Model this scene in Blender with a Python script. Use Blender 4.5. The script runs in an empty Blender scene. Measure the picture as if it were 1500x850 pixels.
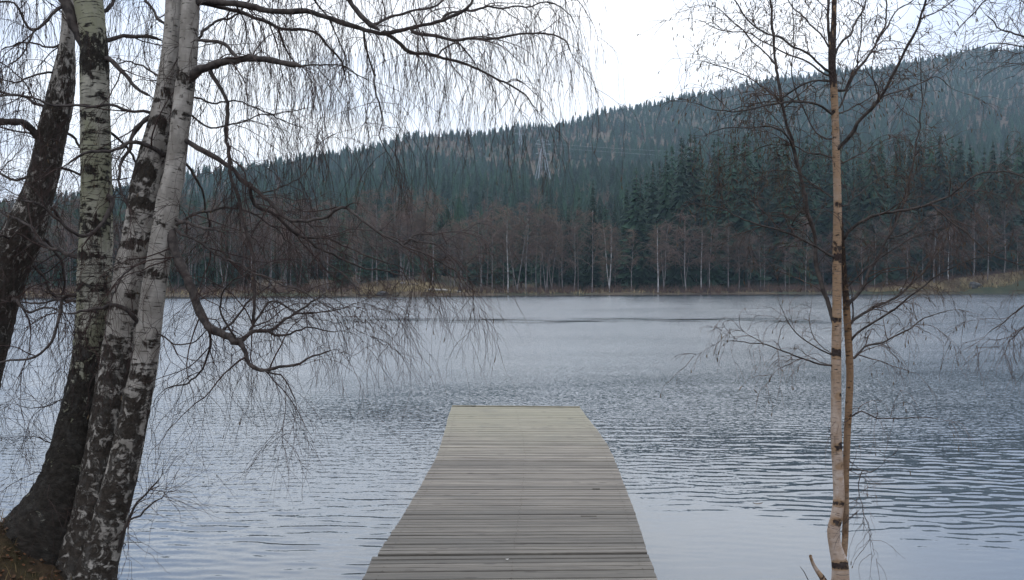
import bpy, math, random
import numpy as np

rng = np.random.default_rng(11)
random.seed(5)
sc = bpy.context.scene
COL = sc.collection
R = math.radians
CAM_H, HOR, F = 2.0, 416.0, 1400.0
UP = np.array([0, 0, 1.0])


def P(px, py, Z):
    """pixel of the 1500x850 photograph at depth Z -> world point"""
    return np.array([(px - 750) / F * Z, Z, CAM_H - (py - HOR) / F * Z])


def lut(table):
    a = np.array(table, float)
    return lambda x: np.interp(x, a[:, 0], a[:, 1])


# ------------------------------------------------------------------ scene objects
def tag(o, label=None, cat=None, group=None, kind=None):
    if label: o['label'] = label
    if cat: o['category'] = cat
    if group: o['group'] = group
    if kind: o['kind'] = kind
    return o


def empty(name, loc=(0, 0, 0), rz=0):
    o = bpy.data.objects.new(name, None)
    o.empty_display_size = 0.2
    o.location = loc
    o.rotation_euler = (0, 0, rz)
    COL.objects.link(o)
    return o


def obj(name, me, parent=None, mat=None):
    o = bpy.data.objects.new(name, me)
    if mat is not None and not me.materials:
        me.materials.append(mat)
    COL.objects.link(o)
    if parent is not None:
        o.parent = parent
    return o


def mesh(name, verts, quads=None, tris=None, smooth=True, uv=None, attrs=None, fattrs=None):
    """numpy verts (n,3), quads (m,4), tris (k,3); uv per vertex (n,2); attrs: per vertex floats; fattrs per face"""
    me = bpy.data.meshes.new(name)
    verts = np.asarray(verts, np.float32)
    q = np.zeros((0, 4), np.int32) if quads is None else np.asarray(quads, np.int32).reshape(-1, 4)
    t = np.zeros((0, 3), np.int32) if tris is None else np.asarray(tris, np.int32).reshape(-1, 3)
    loops = np.concatenate([q.ravel(), t.ravel()]).astype(np.int32)
    me.vertices.add(len(verts)); me.vertices.foreach_set('co', verts.ravel())
    me.loops.add(len(loops)); me.loops.foreach_set('vertex_index', loops)
    n = len(q) + len(t)
    tot = np.concatenate([np.full(len(q), 4), np.full(len(t), 3)]).astype(np.int32)
    st = np.concatenate([[0], np.cumsum(tot)[:-1]]).astype(np.int32) if n else np.zeros(0, np.int32)
    me.polygons.add(n)
    me.polygons.foreach_set('loop_start', st)
    me.polygons.foreach_set('loop_total', tot)
    me.polygons.foreach_set('use_smooth', np.full(n, smooth))
    if uv is not None:
        l = me.uv_layers.new(name='UVMap')
        l.data.foreach_set('uv', np.asarray(uv, np.float32)[loops].ravel())
    for k, a in (attrs or {}).items():
        at = me.attributes.new(k, 'FLOAT', 'POINT'); at.data.foreach_set('value', np.asarray(a, np.float32))
    for k, a in (fattrs or {}).items():
        at = me.attributes.new(k, 'FLOAT', 'FACE'); at.data.foreach_set('value', np.asarray(a, np.float32))
    me.update(calc_edges=True)
    me.validate()
    return me


class Bag:
    """collects pieces of geometry for ONE mesh"""
    def __init__(s):
        s.v, s.q, s.t, s.n, s.f = [], [], [], 0, []
    def add(s, v, q=None, t=None, tone=None):
        v = np.asarray(v, float).reshape(-1, 3)
        s.v.append(v)
        nf = 0
        if q is not None and len(q):
            s.q.append(np.asarray(q) + s.n); nf = len(q)
        if t is not None and len(t):
            s.t.append(np.asarray(t) + s.n)
        s.f += [0.5 if tone is None else tone] * nf
        s.n += len(v)
        return s
    def box8(s, c, tone=None):
        """c: 8 corners, 4 bottom then 4 top, both counter-clockwise seen from above"""
        return s.add(c, [(3, 2, 1, 0), (4, 5, 6, 7), (0, 1, 5, 4), (1, 2, 6, 5), (2, 3, 7, 6), (3, 0, 4, 7)], tone=tone)
    def box(s, x0, x1, y0, y1, z0, z1, tone=None):
        return s.box8([(x0, y0, z0), (x1, y0, z0), (x1, y1, z0), (x0, y1, z0), (x0, y0, z1), (x1, y0, z1), (x1, y1, z1), (x0, y1, z1)], tone)
    def bar(s, a, b, w):
        a, b = np.asarray(a, float), np.asarray(b, float)
        v, q = tubes(np.array([[a, b]]), np.array([[w, w]]), 4)
        return s.add(v, q)
    def mesh(s, name, smooth=False, tone=False):
        q = np.concatenate(s.q) if s.q else None
        t = np.concatenate(s.t) if s.t else None
        return mesh(name, np.concatenate(s.v), q, t, smooth, fattrs={'tone': s.f} if tone else None)


def norm(a):
    return a / np.maximum(np.linalg.norm(a, axis=-1, keepdims=True), 1e-9)


def tubes(p, r, k):
    """p (K,N,3) polylines, r (K,N) radii, k sides -> verts, quads (open tubes, closed to a point by small end radii)"""
    p = np.asarray(p, float); r = np.asarray(r, float)
    K, N, _ = p.shape
    t = np.empty_like(p)
    t[:, 1:-1] = p[:, 2:] - p[:, :-2]
    t[:, 0] = p[:, 1] - p[:, 0]
    t[:, -1] = p[:, -1] - p[:, -2]
    t = norm(t)
    mean = norm(p[:, -1] - p[:, 0])
    ref = np.where(np.abs(mean[:, 1:2]) < 0.8, np.array([[0, 1.0, 0]]), np.array([[1.0, 0, 0]]))[:, None, :]
    u = norm(np.cross(t, np.broadcast_to(ref, t.shape)))
    w = np.cross(u, t)
    a = np.arange(k) / k * 2 * np.pi
    v = p[:, :, None, :] + r[:, :, None, None] * (u[:, :, None, :] * np.cos(a)[None, None, :, None] + w[:, :, None, :] * np.sin(a)[None, None, :, None])
    idx = np.arange(K * N * k).reshape(K, N, k)
    b = np.roll(idx, -1, axis=2)
    q = np.stack([idx[:, :-1], b[:, :-1], b[:, 1:], idx[:, 1:]], axis=-1).reshape(-1, 4)
    return v.reshape(-1, 3), q


def grow(p0, d0, L, n, droop, wander, g, lift=0.0):
    """K random-walk shoots bending under gravity -> (K,n,3)"""
    K = len(p0)
    out = np.empty((K, n, 3)); out[:, 0] = p0
    d = norm(np.asarray(d0, float)); st = (np.asarray(L) / (n - 1))[:, None]
    dr = np.broadcast_to(np.asarray(droop, float), (K,))[:, None]
    for i in range(1, n):
        d = d + g.normal(size=(K, 3)) * wander - UP * dr / (n - 1) + UP * lift / (n - 1)
        d = norm(d)
        out[:, i] = out[:, i - 1] + d * st
    return out


def resample(pts, step):
    pts = np.asarray(pts, float)
    # smooth Catmull-Rom through the traced points
    e = np.concatenate([[2 * pts[0] - pts[1]], pts, [2 * pts[-1] - pts[-2]]])
    out = []
    for i in range(len(pts) - 1):
        p0, p1, p2, p3 = e[i], e[i + 1], e[i + 2], e[i + 3]
        m = max(2, int(np.linalg.norm((p2 - p1)[:3]) / step))
        for t in np.arange(m) / m:
            out.append(0.5 * (2 * p1 + (p2 - p0) * t + (2 * p0 - 5 * p1 + 4 * p2 - p3) * t * t + (3 * p1 - p0 - 3 * p2 + p3) * t ** 3))
    out.append(pts[-1])
    return np.array(out)


# ------------------------------------------------------------------ materials
def mat(name):
    m = bpy.data.materials.new(name); m.use_nodes = True
    nt = m.node_tree; nt.nodes.clear()
    out = nt.nodes.new('ShaderNodeOutputMaterial')
    return m, nt, out


class NT:
    def __init__(s, nt): s.nt = nt
    def n(s, typ, **kw):
        nd = s.nt.nodes.new(typ)
        for k, v in kw.items():
            if k.startswith('_'): setattr(nd, k[1:], v)
        for k, v in kw.items():
            if not k.startswith('_'):
                key = int(k[1:]) if k[0] == 'i' and k[1:].isdigit() else k
                s.set(nd.inputs[key], v)
        return nd
    def set(s, sock, v):
        if isinstance(v, bpy.types.NodeSocket): s.nt.links.new(v, sock)
        elif isinstance(v, bpy.types.Node): s.nt.links.new(v.outputs[0], sock)
        else: sock.default_value = v
    def m(s, op, a, b=0.0, c=None, clamp=False):
        nd = s.nt.nodes.new('ShaderNodeMath'); nd.operation = op; nd.use_clamp = clamp
        s.set(nd.inputs[0], a); s.set(nd.inputs[1], b)
        if c is not None: s.set(nd.inputs[2], c)
        return nd.outputs[0]
    def vm(s, op, a, b=None):
        nd = s.nt.nodes.new('ShaderNodeVectorMath'); nd.operation = op
        s.set(nd.inputs[0], a)
        if b is not None: s.set(nd.inputs[1], b)
        return nd.outputs[0]
    def mix(s, f, a, b):
        nd = s.nt.nodes.new('ShaderNodeMix'); nd.data_type = 'RGBA'
        s.set(nd.inputs[0], f); s.set(nd.inputs[6], a if not isinstance(a, tuple) else (*a, 1)[:4]); s.set(nd.inputs[7], b if not isinstance(b, tuple) else (*b, 1)[:4])
        return nd.outputs[2]
    def ss(s, x, lo, hi):
        nd = s.nt.nodes.new('ShaderNodeMapRange'); nd.interpolation_type = 'SMOOTHSTEP'
        s.set(nd.inputs[0], x); s.set(nd.inputs[1], lo); s.set(nd.inputs[2], hi)
        return nd.outputs[0]
    def noise(s, vec, scale, detail=4.0, rough=0.55, dist=0.0):
        nd = s.nt.nodes.new('ShaderNodeTexNoise')
        s.set(nd.inputs['Vector'], vec); s.set(nd.inputs['Scale'], scale); s.set(nd.inputs['Detail'], detail); s.set(nd.inputs['Roughness'], rough); s.set(nd.inputs['Distortion'], dist)
        return nd
    def attr(s, name):
        nd = s.nt.nodes.new('ShaderNodeAttribute'); nd.attribute_name = name
        return nd.outputs['Fac']
    def bsdf(s, col, rough=0.8, spec=0.3, normal=None):
        nd = s.nt.nodes.new('ShaderNodeBsdfPrincipled')
        s.set(nd.inputs['Base Color'], (*col, 1) if isinstance(col, tuple) else col)
        s.set(nd.inputs['Roughness'], rough); s.set(nd.inputs['Specular IOR Level'], spec)
        if normal is not None: s.set(nd.inputs['Normal'], normal)
        return nd
    def bump(s, h, strength, dist):
        nd = s.nt.nodes.new('ShaderNodeBump'); s.set(nd.inputs['Height'], h); nd.inputs['Strength'].default_value = strength; nd.inputs['Distance'].default_value = dist
        return nd.outputs[0]


def simple(name, c0, c1, scale=8.0, rough=0.85, spec=0.2, rnd=0.0, c2=None):
    """two-colour mottled material, optionally varied from object to object"""
    m, nt, out = mat(name); t = NT(nt)
    co = t.n('ShaderNodeTexCoord').outputs['Object']
    n = t.noise(co, scale, 5.0)
    c = t.mix(t.ss(n.outputs[0], 0.35, 0.65), c0, c1)
    if rnd:
        oi = t.n('ShaderNodeObjectInfo').outputs['Random']
        hs = t.n('ShaderNodeHueSaturation', Color=c)
        t.set(hs.inputs['Value'], t.m('MULTIPLY_ADD', oi, rnd, 1 - rnd / 2))
        c = hs.outputs[0]
        if c2 is not None:
            w = t.m('FRACT', t.m('MULTIPLY', oi, 7.31))
            c = t.mix(t.m('MULTIPLY', w, 0.7), c, c2)
    t.set(out.inputs[0], t.bsdf(c, rough, spec)); 
    return m


def bark_mat(name, light, grey, dark, lent=0.62, green=None, k=1.0, warm=None):
    """birch bark from the stem's own (round, along) coordinates; attribute dark = how far rough bark covers the white"""
    m, nt, out = mat(name); t = NT(nt)
    uv = t.vm('MULTIPLY', t.n('ShaderNodeUVMap').outputs[0], (k, k, 1))
    dk = t.attr('dark')
    base = t.noise(t.vm('MULTIPLY', uv, (9, 5, 1)), 1.0, 6.0, 0.65)
    c = t.mix(t.ss(base.outputs[0], 0.38, 0.66), grey, light)
    if green:
        g = t.noise(t.vm('MULTIPLY', uv, (7, 2, 1)), 1.0, 3.0)
        c = t.mix(t.m('MULTIPLY', t.ss(g.outputs[0], 0.42, 0.6), 0.65), c, green)
    if warm:      # orange brown outer bark on the middle and upper stem
        wn_ = t.noise(t.vm('MULTIPLY', uv, (6, 3, 1)), 1.0, 5.0, .6)
        c = t.mix(t.m('MULTIPLY', t.ss(t.m('ADD', dk, t.m('MULTIPLY_ADD', wn_.outputs[0], .6, -.3)), .12, .42), .85), c, warm)
    peel = t.noise(t.vm('MULTIPLY', uv, (5, 75, 1)), 1.0, 3.0, 0.5)
    c = t.mix(t.m('MULTIPLY', t.ss(peel.outputs[0], 0.5, 0.66), 0.35), c, grey)
    ln = t.noise(t.vm('MULTIPLY', uv, (14, 105, 1)), 1.0, 2.0, 0.5, 0.3)
    lm = t.ss(ln.outputs[0], lent, lent + 0.05)
    # rough dark plates, wider than tall on the clean stem
    n1 = t.noise(t.vm('MULTIPLY', uv, (7, 24, 1)), 1.0, 7.0, 0.62, 0.4)
    n2 = t.noise(t.vm('MULTIPLY', uv, (24, 15, 1)), 1.0, 8.0, 0.7, 0.6)
    wn = t.m('MULTIPLY_ADD', t.ss(dk, .5, .85), -.48, .62)      # low on old stems the plates break up into small fissured blocks
    nn = t.m('ADD', t.m('MULTIPLY', n1.outputs[0], wn), t.m('MULTIPLY', n2.outputs[0], t.m('SUBTRACT', 1.0, wn)))
    th = t.m('MULTIPLY_ADD', dk, -0.27, 0.665)
    pm = t.nt.nodes.new('ShaderNodeMapRange'); pm.interpolation_type = 'SMOOTHSTEP'
    t.set(pm.inputs[0], nn); t.set(pm.inputs[1], th); t.set(pm.inputs[2], t.m('ADD', th, 0.06))
    msk = t.m('MAXIMUM', lm, pm.outputs[0])
    fine = t.noise(t.vm('MULTIPLY', uv, (60, 35, 1)), 1.0, 6.0, 0.7)
    dcol = t.mix(t.ss(fine.outputs[0], 0.35, 0.75), dark, tuple(min(1, 2.4 * x + 0.006) for x in dark))
    lich = t.noise(t.vm('MULTIPLY', uv, (22, 13, 1)), 1.0, 6.0, 0.7, 0.5)
    dcol = t.mix(t.m('MULTIPLY', t.ss(lich.outputs[0], 0.5, 0.64), t.m('MULTIPLY_ADD', dk, -.75, 1.0, clamp=True)), dcol, (0.125, 0.122, 0.112))
    c = t.mix(msk, c, dcol)
    h = t.m('ADD', t.m('MULTIPLY', pm.outputs[0], t.m('MULTIPLY_ADD', fine.outputs[0], 1.6, -0.4)), t.m('MULTIPLY', base.outputs[0], 0.25))
    t.set(out.inputs[0], t.bsdf(c, 0.88, 0.12, t.bump(h, 1.0, 0.018)))
    return m


M = {}
M['bark_white'] = bark_mat('birch_bark_white', (0.375, 0.345, 0.305), (0.20, 0.18, 0.155), (0.030, 0.024, 0.019))
M['bark_cream'] = bark_mat('birch_bark_cream', (0.36, 0.34, 0.28), (0.19, 0.18, 0.145), (0.018, 0.015, 0.012), lent=.585, green=(0.20, 0.20, 0.12))
M['bark_pink'] = bark_mat('birch_bark_young', (0.47, 0.385, 0.325), (0.31, 0.225, 0.165), (0.045, 0.032, 0.028), lent=0.61, k=1.9, warm=(.27, .17, .095))
M['bark_tan'] = bark_mat('birch_bark_tan', (0.36, 0.25, 0.16), (0.22, 0.15, 0.10), (0.040, 0.028, 0.022), lent=0.60, k=2.2, warm=(.20, .115, .06))
M['limb'] = simple('birch_limb_bark', (0.030, 0.025, 0.023), (0.075, 0.062, 0.055), 30, 0.85)
M['twig'] = simple('birch_twig_bark', (0.028, 0.016, 0.014), (0.050, 0.030, 0.024), 20, 0.7)
M['twig_young'] = simple('young_birch_twig_bark', (0.040, 0.026, 0.022), (0.085, 0.055, 0.042), 20, 0.7)
M['catkin'] = simple('catkin_brown', (0.06, 0.04, 0.025), (0.10, 0.07, 0.04), 40, 0.9)


# ------------------------------------------------------------------ world, camera, sun
def build_world():
    w = bpy.data.worlds.new('World'); sc.world = w; w.use_nodes = True
    nt = w.node_tree; nt.nodes.clear(); t = NT(nt)
    out = nt.nodes.new('ShaderNodeOutputWorld')
    sky = nt.nodes.new('ShaderNodeTexSky'); sky.sky_type = 'NISHITA'; sky.sun_disc = False
    sky.sun_elevation = R(48); sky.sun_rotation = R(20); sky.air_density = 1.5; sky.dust_density = 3.0
    b1 = t.n('ShaderNodeBackground', Color=sky, Strength=0.1)
    d = t.vm('NORMALIZE', t.n('ShaderNodeTexCoord').outputs['Generated'])
    sep = t.n('ShaderNodeSeparateXYZ', i0=d)
    z = t.m('MAXIMUM', sep.outputs[2], 0.0)
    cl = t.noise(t.vm('MULTIPLY', d, (1.0, 1.0, 2.6)), 2.1, 7.0, 0.55, 0.25)
    f = t.ss(cl.outputs[0], 0.36, 0.62)
    # thinner, brighter cloud ahead and a little right of the jetty
    g = t.vm('DOT_PRODUCT', d, tuple(np.array([0.10, 0.97, 0.20]) / np.linalg.norm([0.10, 0.97, 0.20])))
    dot = g.node.outputs['Value']
    gl = t.ss(dot, 0.90, 0.995)
    f2 = t.m('MAXIMUM', t.m('MULTIPLY', f, 0.9), t.m('MULTIPLY', gl, t.m('MULTIPLY_ADD', f, .5, .5)))
    c = t.mix(f2, (0.56, 0.68, 0.92), (1.0, 1.0, 1.01))
    amp = t.m('MULTIPLY_ADD', z, 1.05, 0.95)
    amp = t.m('MULTIPLY_ADD', f2, 0.28, amp)
    b2 = t.n('ShaderNodeBackground', Color=c, Strength=t.m('MULTIPLY', amp, SKY))
    mx = t.n('ShaderNodeMixShader', i0=0.88, i1=b1, i2=b2)
    t.set(out.inputs[0], mx)


SKY = 1.20
build_world()
cam = bpy.data.cameras.new('camera'); co = bpy.data.objects.new('camera', cam); COL.objects.link(co)
cam.sensor_width = 36; cam.lens = F / 1500 * 36; cam.clip_end = 6000; cam.clip_start = 0.05
cam.shift_y = (HOR - 425) / 1500
co.location = (0, 0, CAM_H); co.rotation_euler = (R(90), 0, 0)
sc.camera = co
sl = bpy.data.lights.new('sun', 'SUN'); so = bpy.data.objects.new('sun', sl); COL.objects.link(so)
sl.energy = 0.6; sl.angle = R(25); sl.color = (1, 0.96, 0.9)
# high cloud-veiled sun, ahead and to the right (azimuth 20 deg from +Y towards +X, elevation 48)
so.rotation_euler = (R(90 - 48), 0, R(180 - 20)); so.location = (10, 20, 40)
vs = sc.view_settings
vs.view_transform = 'Standard'; vs.look = 'None'; vs.gamma = 1; vs.exposure = 0.0; vs.use_curve_mapping = False
cy = sc.cycles
cy.use_denoising = True
cy.max_bounces = 6; cy.diffuse_bounces = 2; cy.glossy_bounces = 3; cy.volume_bounces = 0; cy.transmission_bounces = 2
cy.caustics_reflective = False; cy.caustics_refractive = False

# ------------------------------------------------------------------ far shore terrain
ridge_y = lut([(-900, 350), (-600, 330), (0, 288), (150, 268), (300, 243), (450, 217), (600, 192), (750, 174), (800, 171), (900, 150), (1000, 130), (1100, 113),
               (1200, 97), (1250, 90), (1350, 78), (1430, 63), (1500, 65), (1700, 85), (2100, 140), (2400, 170)])
ridge_d = lut([(-900, 700), (0, 720), (450, 850), (800, 1000), (1100, 1150), (1500, 1300), (2400, 1300)])
shore_d = lut([(-900, 158), (0, 162), (450, 165), (700, 170), (1000, 188), (1250, 203), (1500, 211), (2400, 215)])
# low banks right at the water: the grassy rise on the right and the little rocky point left of the jetty
bank_h = lut([(-900, .5), (500, .6), (550, 1.9), (610, 2.0), (665, .8), (700, .4), (1000, .4), (1290, .6), (1340, 1.6), (1400, 2.6), (1500, 4.2), (2400, 4.0)])


def und(x, y):
    return 2.2 * np.sin(x * .021 + 1) * np.sin(y * .017 + .4) + 1.6 * np.sin(x * .047 + y * .031 + 2.)


def hill_z(x, y):
    px = 750 + F * x / np.maximum(y, 1)
    s, r = shore_d(px), ridge_d(px)
    s = s + 1.2 * np.sin(x * .21) + .8 * np.sin(x * .47 + 1)
    zr = CAM_H + (HOR - ridge_y(px)) / F * r - 9.5
    t = (y - s - 12) / (r - s)
    tt = np.clip(t, 0, 1)
    z = bank_h(px) * np.clip((y - s + 0.6) / 5.0, 0, 1) ** .7 + zr * tt ** 1.35 + und(x, y) * np.clip(tt * 6, 0, 1)
    z = np.where(y < s - .6, np.maximum((y - s + .6) * .25, -1.8), z)
    return z - np.maximum(t - 1, 0) * 140


cols = np.linspace(-900, 2400, 331)
rows = np.concatenate([np.linspace(-9, 30, 60), 30 + np.linspace(0.01, 1, 150) ** 1.4 * 1250])
PX, RW = np.meshgrid(cols, rows)
YY = shore_d(PX) + RW
XX = (PX - 750) / F * YY
ZZ = hill_z(XX, YY)


def grid_quads(nr, nc):
    i = np.arange(nr * nc).reshape(nr, nc)
    return np.stack([i[:-1, :-1], i[:-1, 1:], i[1:, 1:], i[1:, :-1]], -1).reshape(-1, 4)


def hill_material():
    m, nt, out = mat('forest_floor'); t = NT(nt)
    co_ = t.n('ShaderNodeTexCoord').outputs['Object']
    a = t.noise(co_, 0.35, 7.0, .65)
    b = t.noise(co_, 0.035, 4.0)
    c = t.mix(t.ss(a.outputs[0], .35, .65), (0.055, 0.042, 0.03), (0.12, 0.09, 0.06))
    c = t.mix(t.m('MULTIPLY', t.ss(b.outputs[0], .45, .6), .7), c, (0.035, 0.05, 0.03))
    t.set(out.inputs[0], t.bsdf(c, .95, .1))
    return m


hill = obj('hillside', mesh('hillside', np.stack([XX, YY, ZZ], -1).reshape(-1, 3), grid_quads(*XX.shape)), None, hill_material())
tag(hill, 'forested hillside rising from the far shore to a long ridge', 'hill', kind='structure')


# ------------------------------------------------------------------ spruces
def spruce_full(g, h=1.0, rad=0.17, whorls=27, dead=0.1):
    """crown of drooping flat sprays, unit height; returns crown mesh data"""
    V, T = [], []
    n = 0
    for j in range(whorls):
        t = dead + (1 - dead) * (j + g.uniform(-.9, .9)) / whorls
        t = min(max(t, dead), .985)
        r = rad * (1 - t) ** .82 * (1 if t > .2 else .75 + 1.2 * (t - .0))
        nb = 8 if t < .6 else (6 if t < .85 else 5)
        a0 = g.uniform(0, 6.28)
        for b in range(nb):
            if g.random() < .1: continue
            a = a0 + b / nb * 6.283 + g.uniform(-.3, .3)
            L = r * g.uniform(.6, 1.22) + .006
            ca, sa = math.cos(a), math.sin(a)
            dz = g.uniform(.25, .95) * L
            wd = L * g.uniform(.11, .21) + .003
            ks = (0, .35, .7, 1.0)
            cz = (0.0, -.25 * dz, -.75 * dz, -.85 * dz)
            wv = (.25, 1.0, .75, .06)
            base = n
            for k, c, w_ in zip(ks, cz, wv):
                x, y = ca * L * k, sa * L * k
                hang = -.8 * wd * w_
                for sgn in (-1, 0, 1):
                    jj = g.uniform(.7, 1.25)
                    V.append((x - sa * wd * w_ * sgn * jj, y + ca * wd * w_ * sgn * jj, t + c + (hang * jj if sgn else 0)))
            for k in range(3):
                o0 = base + 3 * k
                for s_ in (0, 1):
                    T.append((o0 + s_, o0 + s_ + 1, o0 + s_ + 4)); T.append((o0 + s_, o0 + s_ + 4, o0 + s_ + 3))
            n += 12
    # leader shoot
    V += [(.006, 0, .95), (-.003, .005, .95), (-.003, -.005, .95), (0, 0, 1.0)]
    T += [(n, n + 1, n + 3), (n + 1, n + 2, n + 3), (n + 2, n, n + 3)]
    return np.array(V), np.array(T)


def spruce_low(g, layers=8, pts=7, rad=.2):
    V, T = [], []
    n = 0
    for j in range(layers):
        t0 = .06 + .9 * j / layers
        top = min(1.0, t0 + 1.9 / layers)
        r = rad * (1 - t0) ** .85
        V.append((0, 0, top)); a0 = g.uniform(0, 6.28)
        for k in range(2 * pts):
            rr = r * (g.uniform(.75, 1.2) if k % 2 == 0 else g.uniform(.35, .6))
            zz = t0 - (r * g.uniform(.2, .5) if k % 2 == 0 else -.02)
            a = a0 + k / (2 * pts) * 6.283
            V.append((rr * math.cos(a), rr * math.sin(a), zz))
        for k in range(2 * pts):
            T.append((n, n + 1 + k, n + 1 + (k + 1) % (2 * pts)))
        n += 2 * pts + 1
    return np.array(V), np.array(T)


def needle_mat(name, attr=False):
    m, nt, out = mat(name); t = NT(nt)
    co_ = t.n('ShaderNodeTexCoord').outputs['Object']
    nz = t.noise(co_, 1.3 if attr else 14.0, 4.0)
    c = t.mix(t.ss(nz.outputs[0], .35, .65), (0.010, 0.030, 0.014), (0.026, 0.056, 0.025))
    if attr:
        v = t.attr('tone')
    else:
        v = t.n('ShaderNodeObjectInfo').outputs['Random']
    c = t.mix(t.m('MULTIPLY', v, .75), c, (0.020, 0.046, 0.030))
    hs = t.n('ShaderNodeHueSaturation', Color=c, Value=t.m('MULTIPLY_ADD', t.m('FRACT', t.m('MULTIPLY', v, 5.7)), .95, .5))
    t.set(out.inputs[0], t.bsdf(hs.outputs[0], .75, .25))
    return m


M['needle'] = needle_mat('spruce_needles')
M['needle_far'] = needle_mat('spruce_needles_wood', True)
M['conifer_trunk'] = simple('spruce_trunk_bark', (.07, .055, .045), (.13, .10, .085), 6, .9)

g = np.random.default_rng(3)
sp_var = []
for k in range(7):
    v, tt = spruce_full(g, rad=(.15, .17, .19, .21, .165, .18, .14)[k], whorls=(64, 60, 56, 56, 62, 54, 70)[k], dead=(.06, .1, .05, .08, .14, .04, .1)[k])
    cm = mesh('spruce_crown', v, None, tt, smooth=False); cm.materials.append(M['needle'])
    zz = np.linspace(-.03, .94, 6)
    pts = np.stack([.004 * np.sin(zz * 5 + k), .004 * np.cos(zz * 4), zz], -1)[None]
    tv, tq = tubes(pts, np.linspace(.013, .003, 6)[None], 7)
    tm = mesh('spruce_trunk', tv, tq); tm.materials.append(M['conifer_trunk'])
    sp_var.append((cm, tm))

top_y = lut([(-600, 300), (0, 285), (100, 280), (250, 300), (400, 302), (470, 295), (520, 288), (600, 285), (650, 298), (700, 292), (760, 292), (810, 282), (850, 276), (880, 262),
             (930, 246), (965, 238), (985, 208), (1010, 194), (1060, 200), (1100, 188), (1150, 196), (1210, 194), (1260, 200), (1320, 194), (1390, 186), (1440, 206), (1500, 196), (2100, 210)])
PYL = (795, 640.0)
spruces = []          # x, y, h, px, sight size
# the stand just behind the shore, its top edge following the photograph
for px in np.arange(-240, 1760, 11.0):
    q = px + g.uniform(-6, 6)
    dense = q > 840
    if not dense and g.random() < .2: continue
    Z = shore_d(q) + (g.uniform(12, 42) if dense else g.uniform(14, 60))
    ty = top_y(q) + g.choice([g.uniform(-6, 8), g.uniform(5, 45)]) + (0 if dense else g.uniform(-6, 26))
    x = (q - 750) / F * Z
    z0 = float(hill_z(np.array(x), np.array(Z)))
    h = CAM_H + (HOR - ty) / F * Z - z0
    h = min(max(h, 9), 36)
    spruces.append((x, Z, h, q, h / Z * 1.6))
# second rank on the right, closing the dark stand
for px in np.arange(975, 1700, 14.0):
    q = px + g.uniform(-6, 6); Z = shore_d(q) + g.uniform(42, 75)
    ty = top_y(q) + g.uniform(-4, 18); x = (q - 750) / F * Z
    z0 = float(hill_z(np.array(x), np.array(Z)))
    spruces.append((x, Z, min(max(CAM_H + (HOR - ty) / F * Z - z0, 9), 36), q, .16))
# the wood on the slope
Z = 215.0
decid = []
corr = lambda q: 246 + .03 * (q - 795)
while Z < 1420:
    step = 6.0 + Z * .0030
    for x in np.arange(-.95 * Z, .95 * Z, 5.2 + Z * .0012):
        xx = x + g.uniform(-2.5, 2.5); yy = Z + g.uniform(-.5, .5) * step
        q = 750 + F * xx / yy
        if yy < shore_d(q) + 46 or yy > ridge_d(q) + 40 or q < -380 or q > 1980: continue
        if np.hypot(xx - (PYL[0] - 750) / F * PYL[1], yy - PYL[1] + 14) < 17: continue
        z0 = float(hill_z(np.array(xx), np.array(yy)))
        pat = math.sin(xx * .013 + 1.1) * math.sin(yy * .009 + .6) + .5 * math.sin(xx * .041 + yy * .02)
        py0 = HOR - (z0 - CAM_H) / yy * F
        pd = .09 + .28 * (pat > .5) + .10 * (pat < -.9)
        if yy < 420 and 380 < q < 900: pd = .55
        if 1270 < q < 1500 and 150 < py0 < 300 and yy < 1000: pd += .22
        if 560 < q < 700 and 195 < py0 < 235: pd += .3
        top = py0 - 15 / yy * F
        tt_ = (yy - shore_d(q)) / (ridge_d(q) - shore_d(q))
        h = g.uniform(7, 20) * (1 - .48 * min(1, max(0, (tt_ - .3) / .45)))
        if abs(q - 880) < 210 and abs(py0 - corr(q)) < 9: h = g.uniform(4, 8)         # cleared strip under the power line
        if abs(q - PYL[0]) < 26 and 520 < yy < PYL[1]: h = min(h, g.uniform(3, 7))
        vis = top < top_y(q) - 2
        if g.random() < pd: decid.append((xx, yy, z0, h * .85, h / yy * (1 if vis else .2)))
        else: spruces.append((xx, yy, h, q, h / yy * (1 if vis else .12)))
    Z += step
order = sorted(range(len(spruces)), key=lambda i: -spruces[i][4])
single, rest = order[:300], order[300:]


def sp_label(q, Z, h):
    near = Z < shore_d(q) + 80
    if near and q > 965: return 'tall dark spruce in the dense stand behind the slim two-stemmed birch', 'spruces of the tall stand on the far shore'
    if near and q > 840: return 'dark spruce on the far shore between the jetty line and the tall dense stand', 'spruces beside the tall stand on the far shore'
    if near and q < 330: return 'dark spruce on the far shore seen through the many-stemmed birch', 'spruces behind the many-stemmed birch'
    if near: return 'blue green spruce standing among bare brown birches on the far shore', 'spruces among the far shore birches'
    return 'hazy spruce low on the slope, its tip above the shore trees', 'spruces low on the slope'


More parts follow.
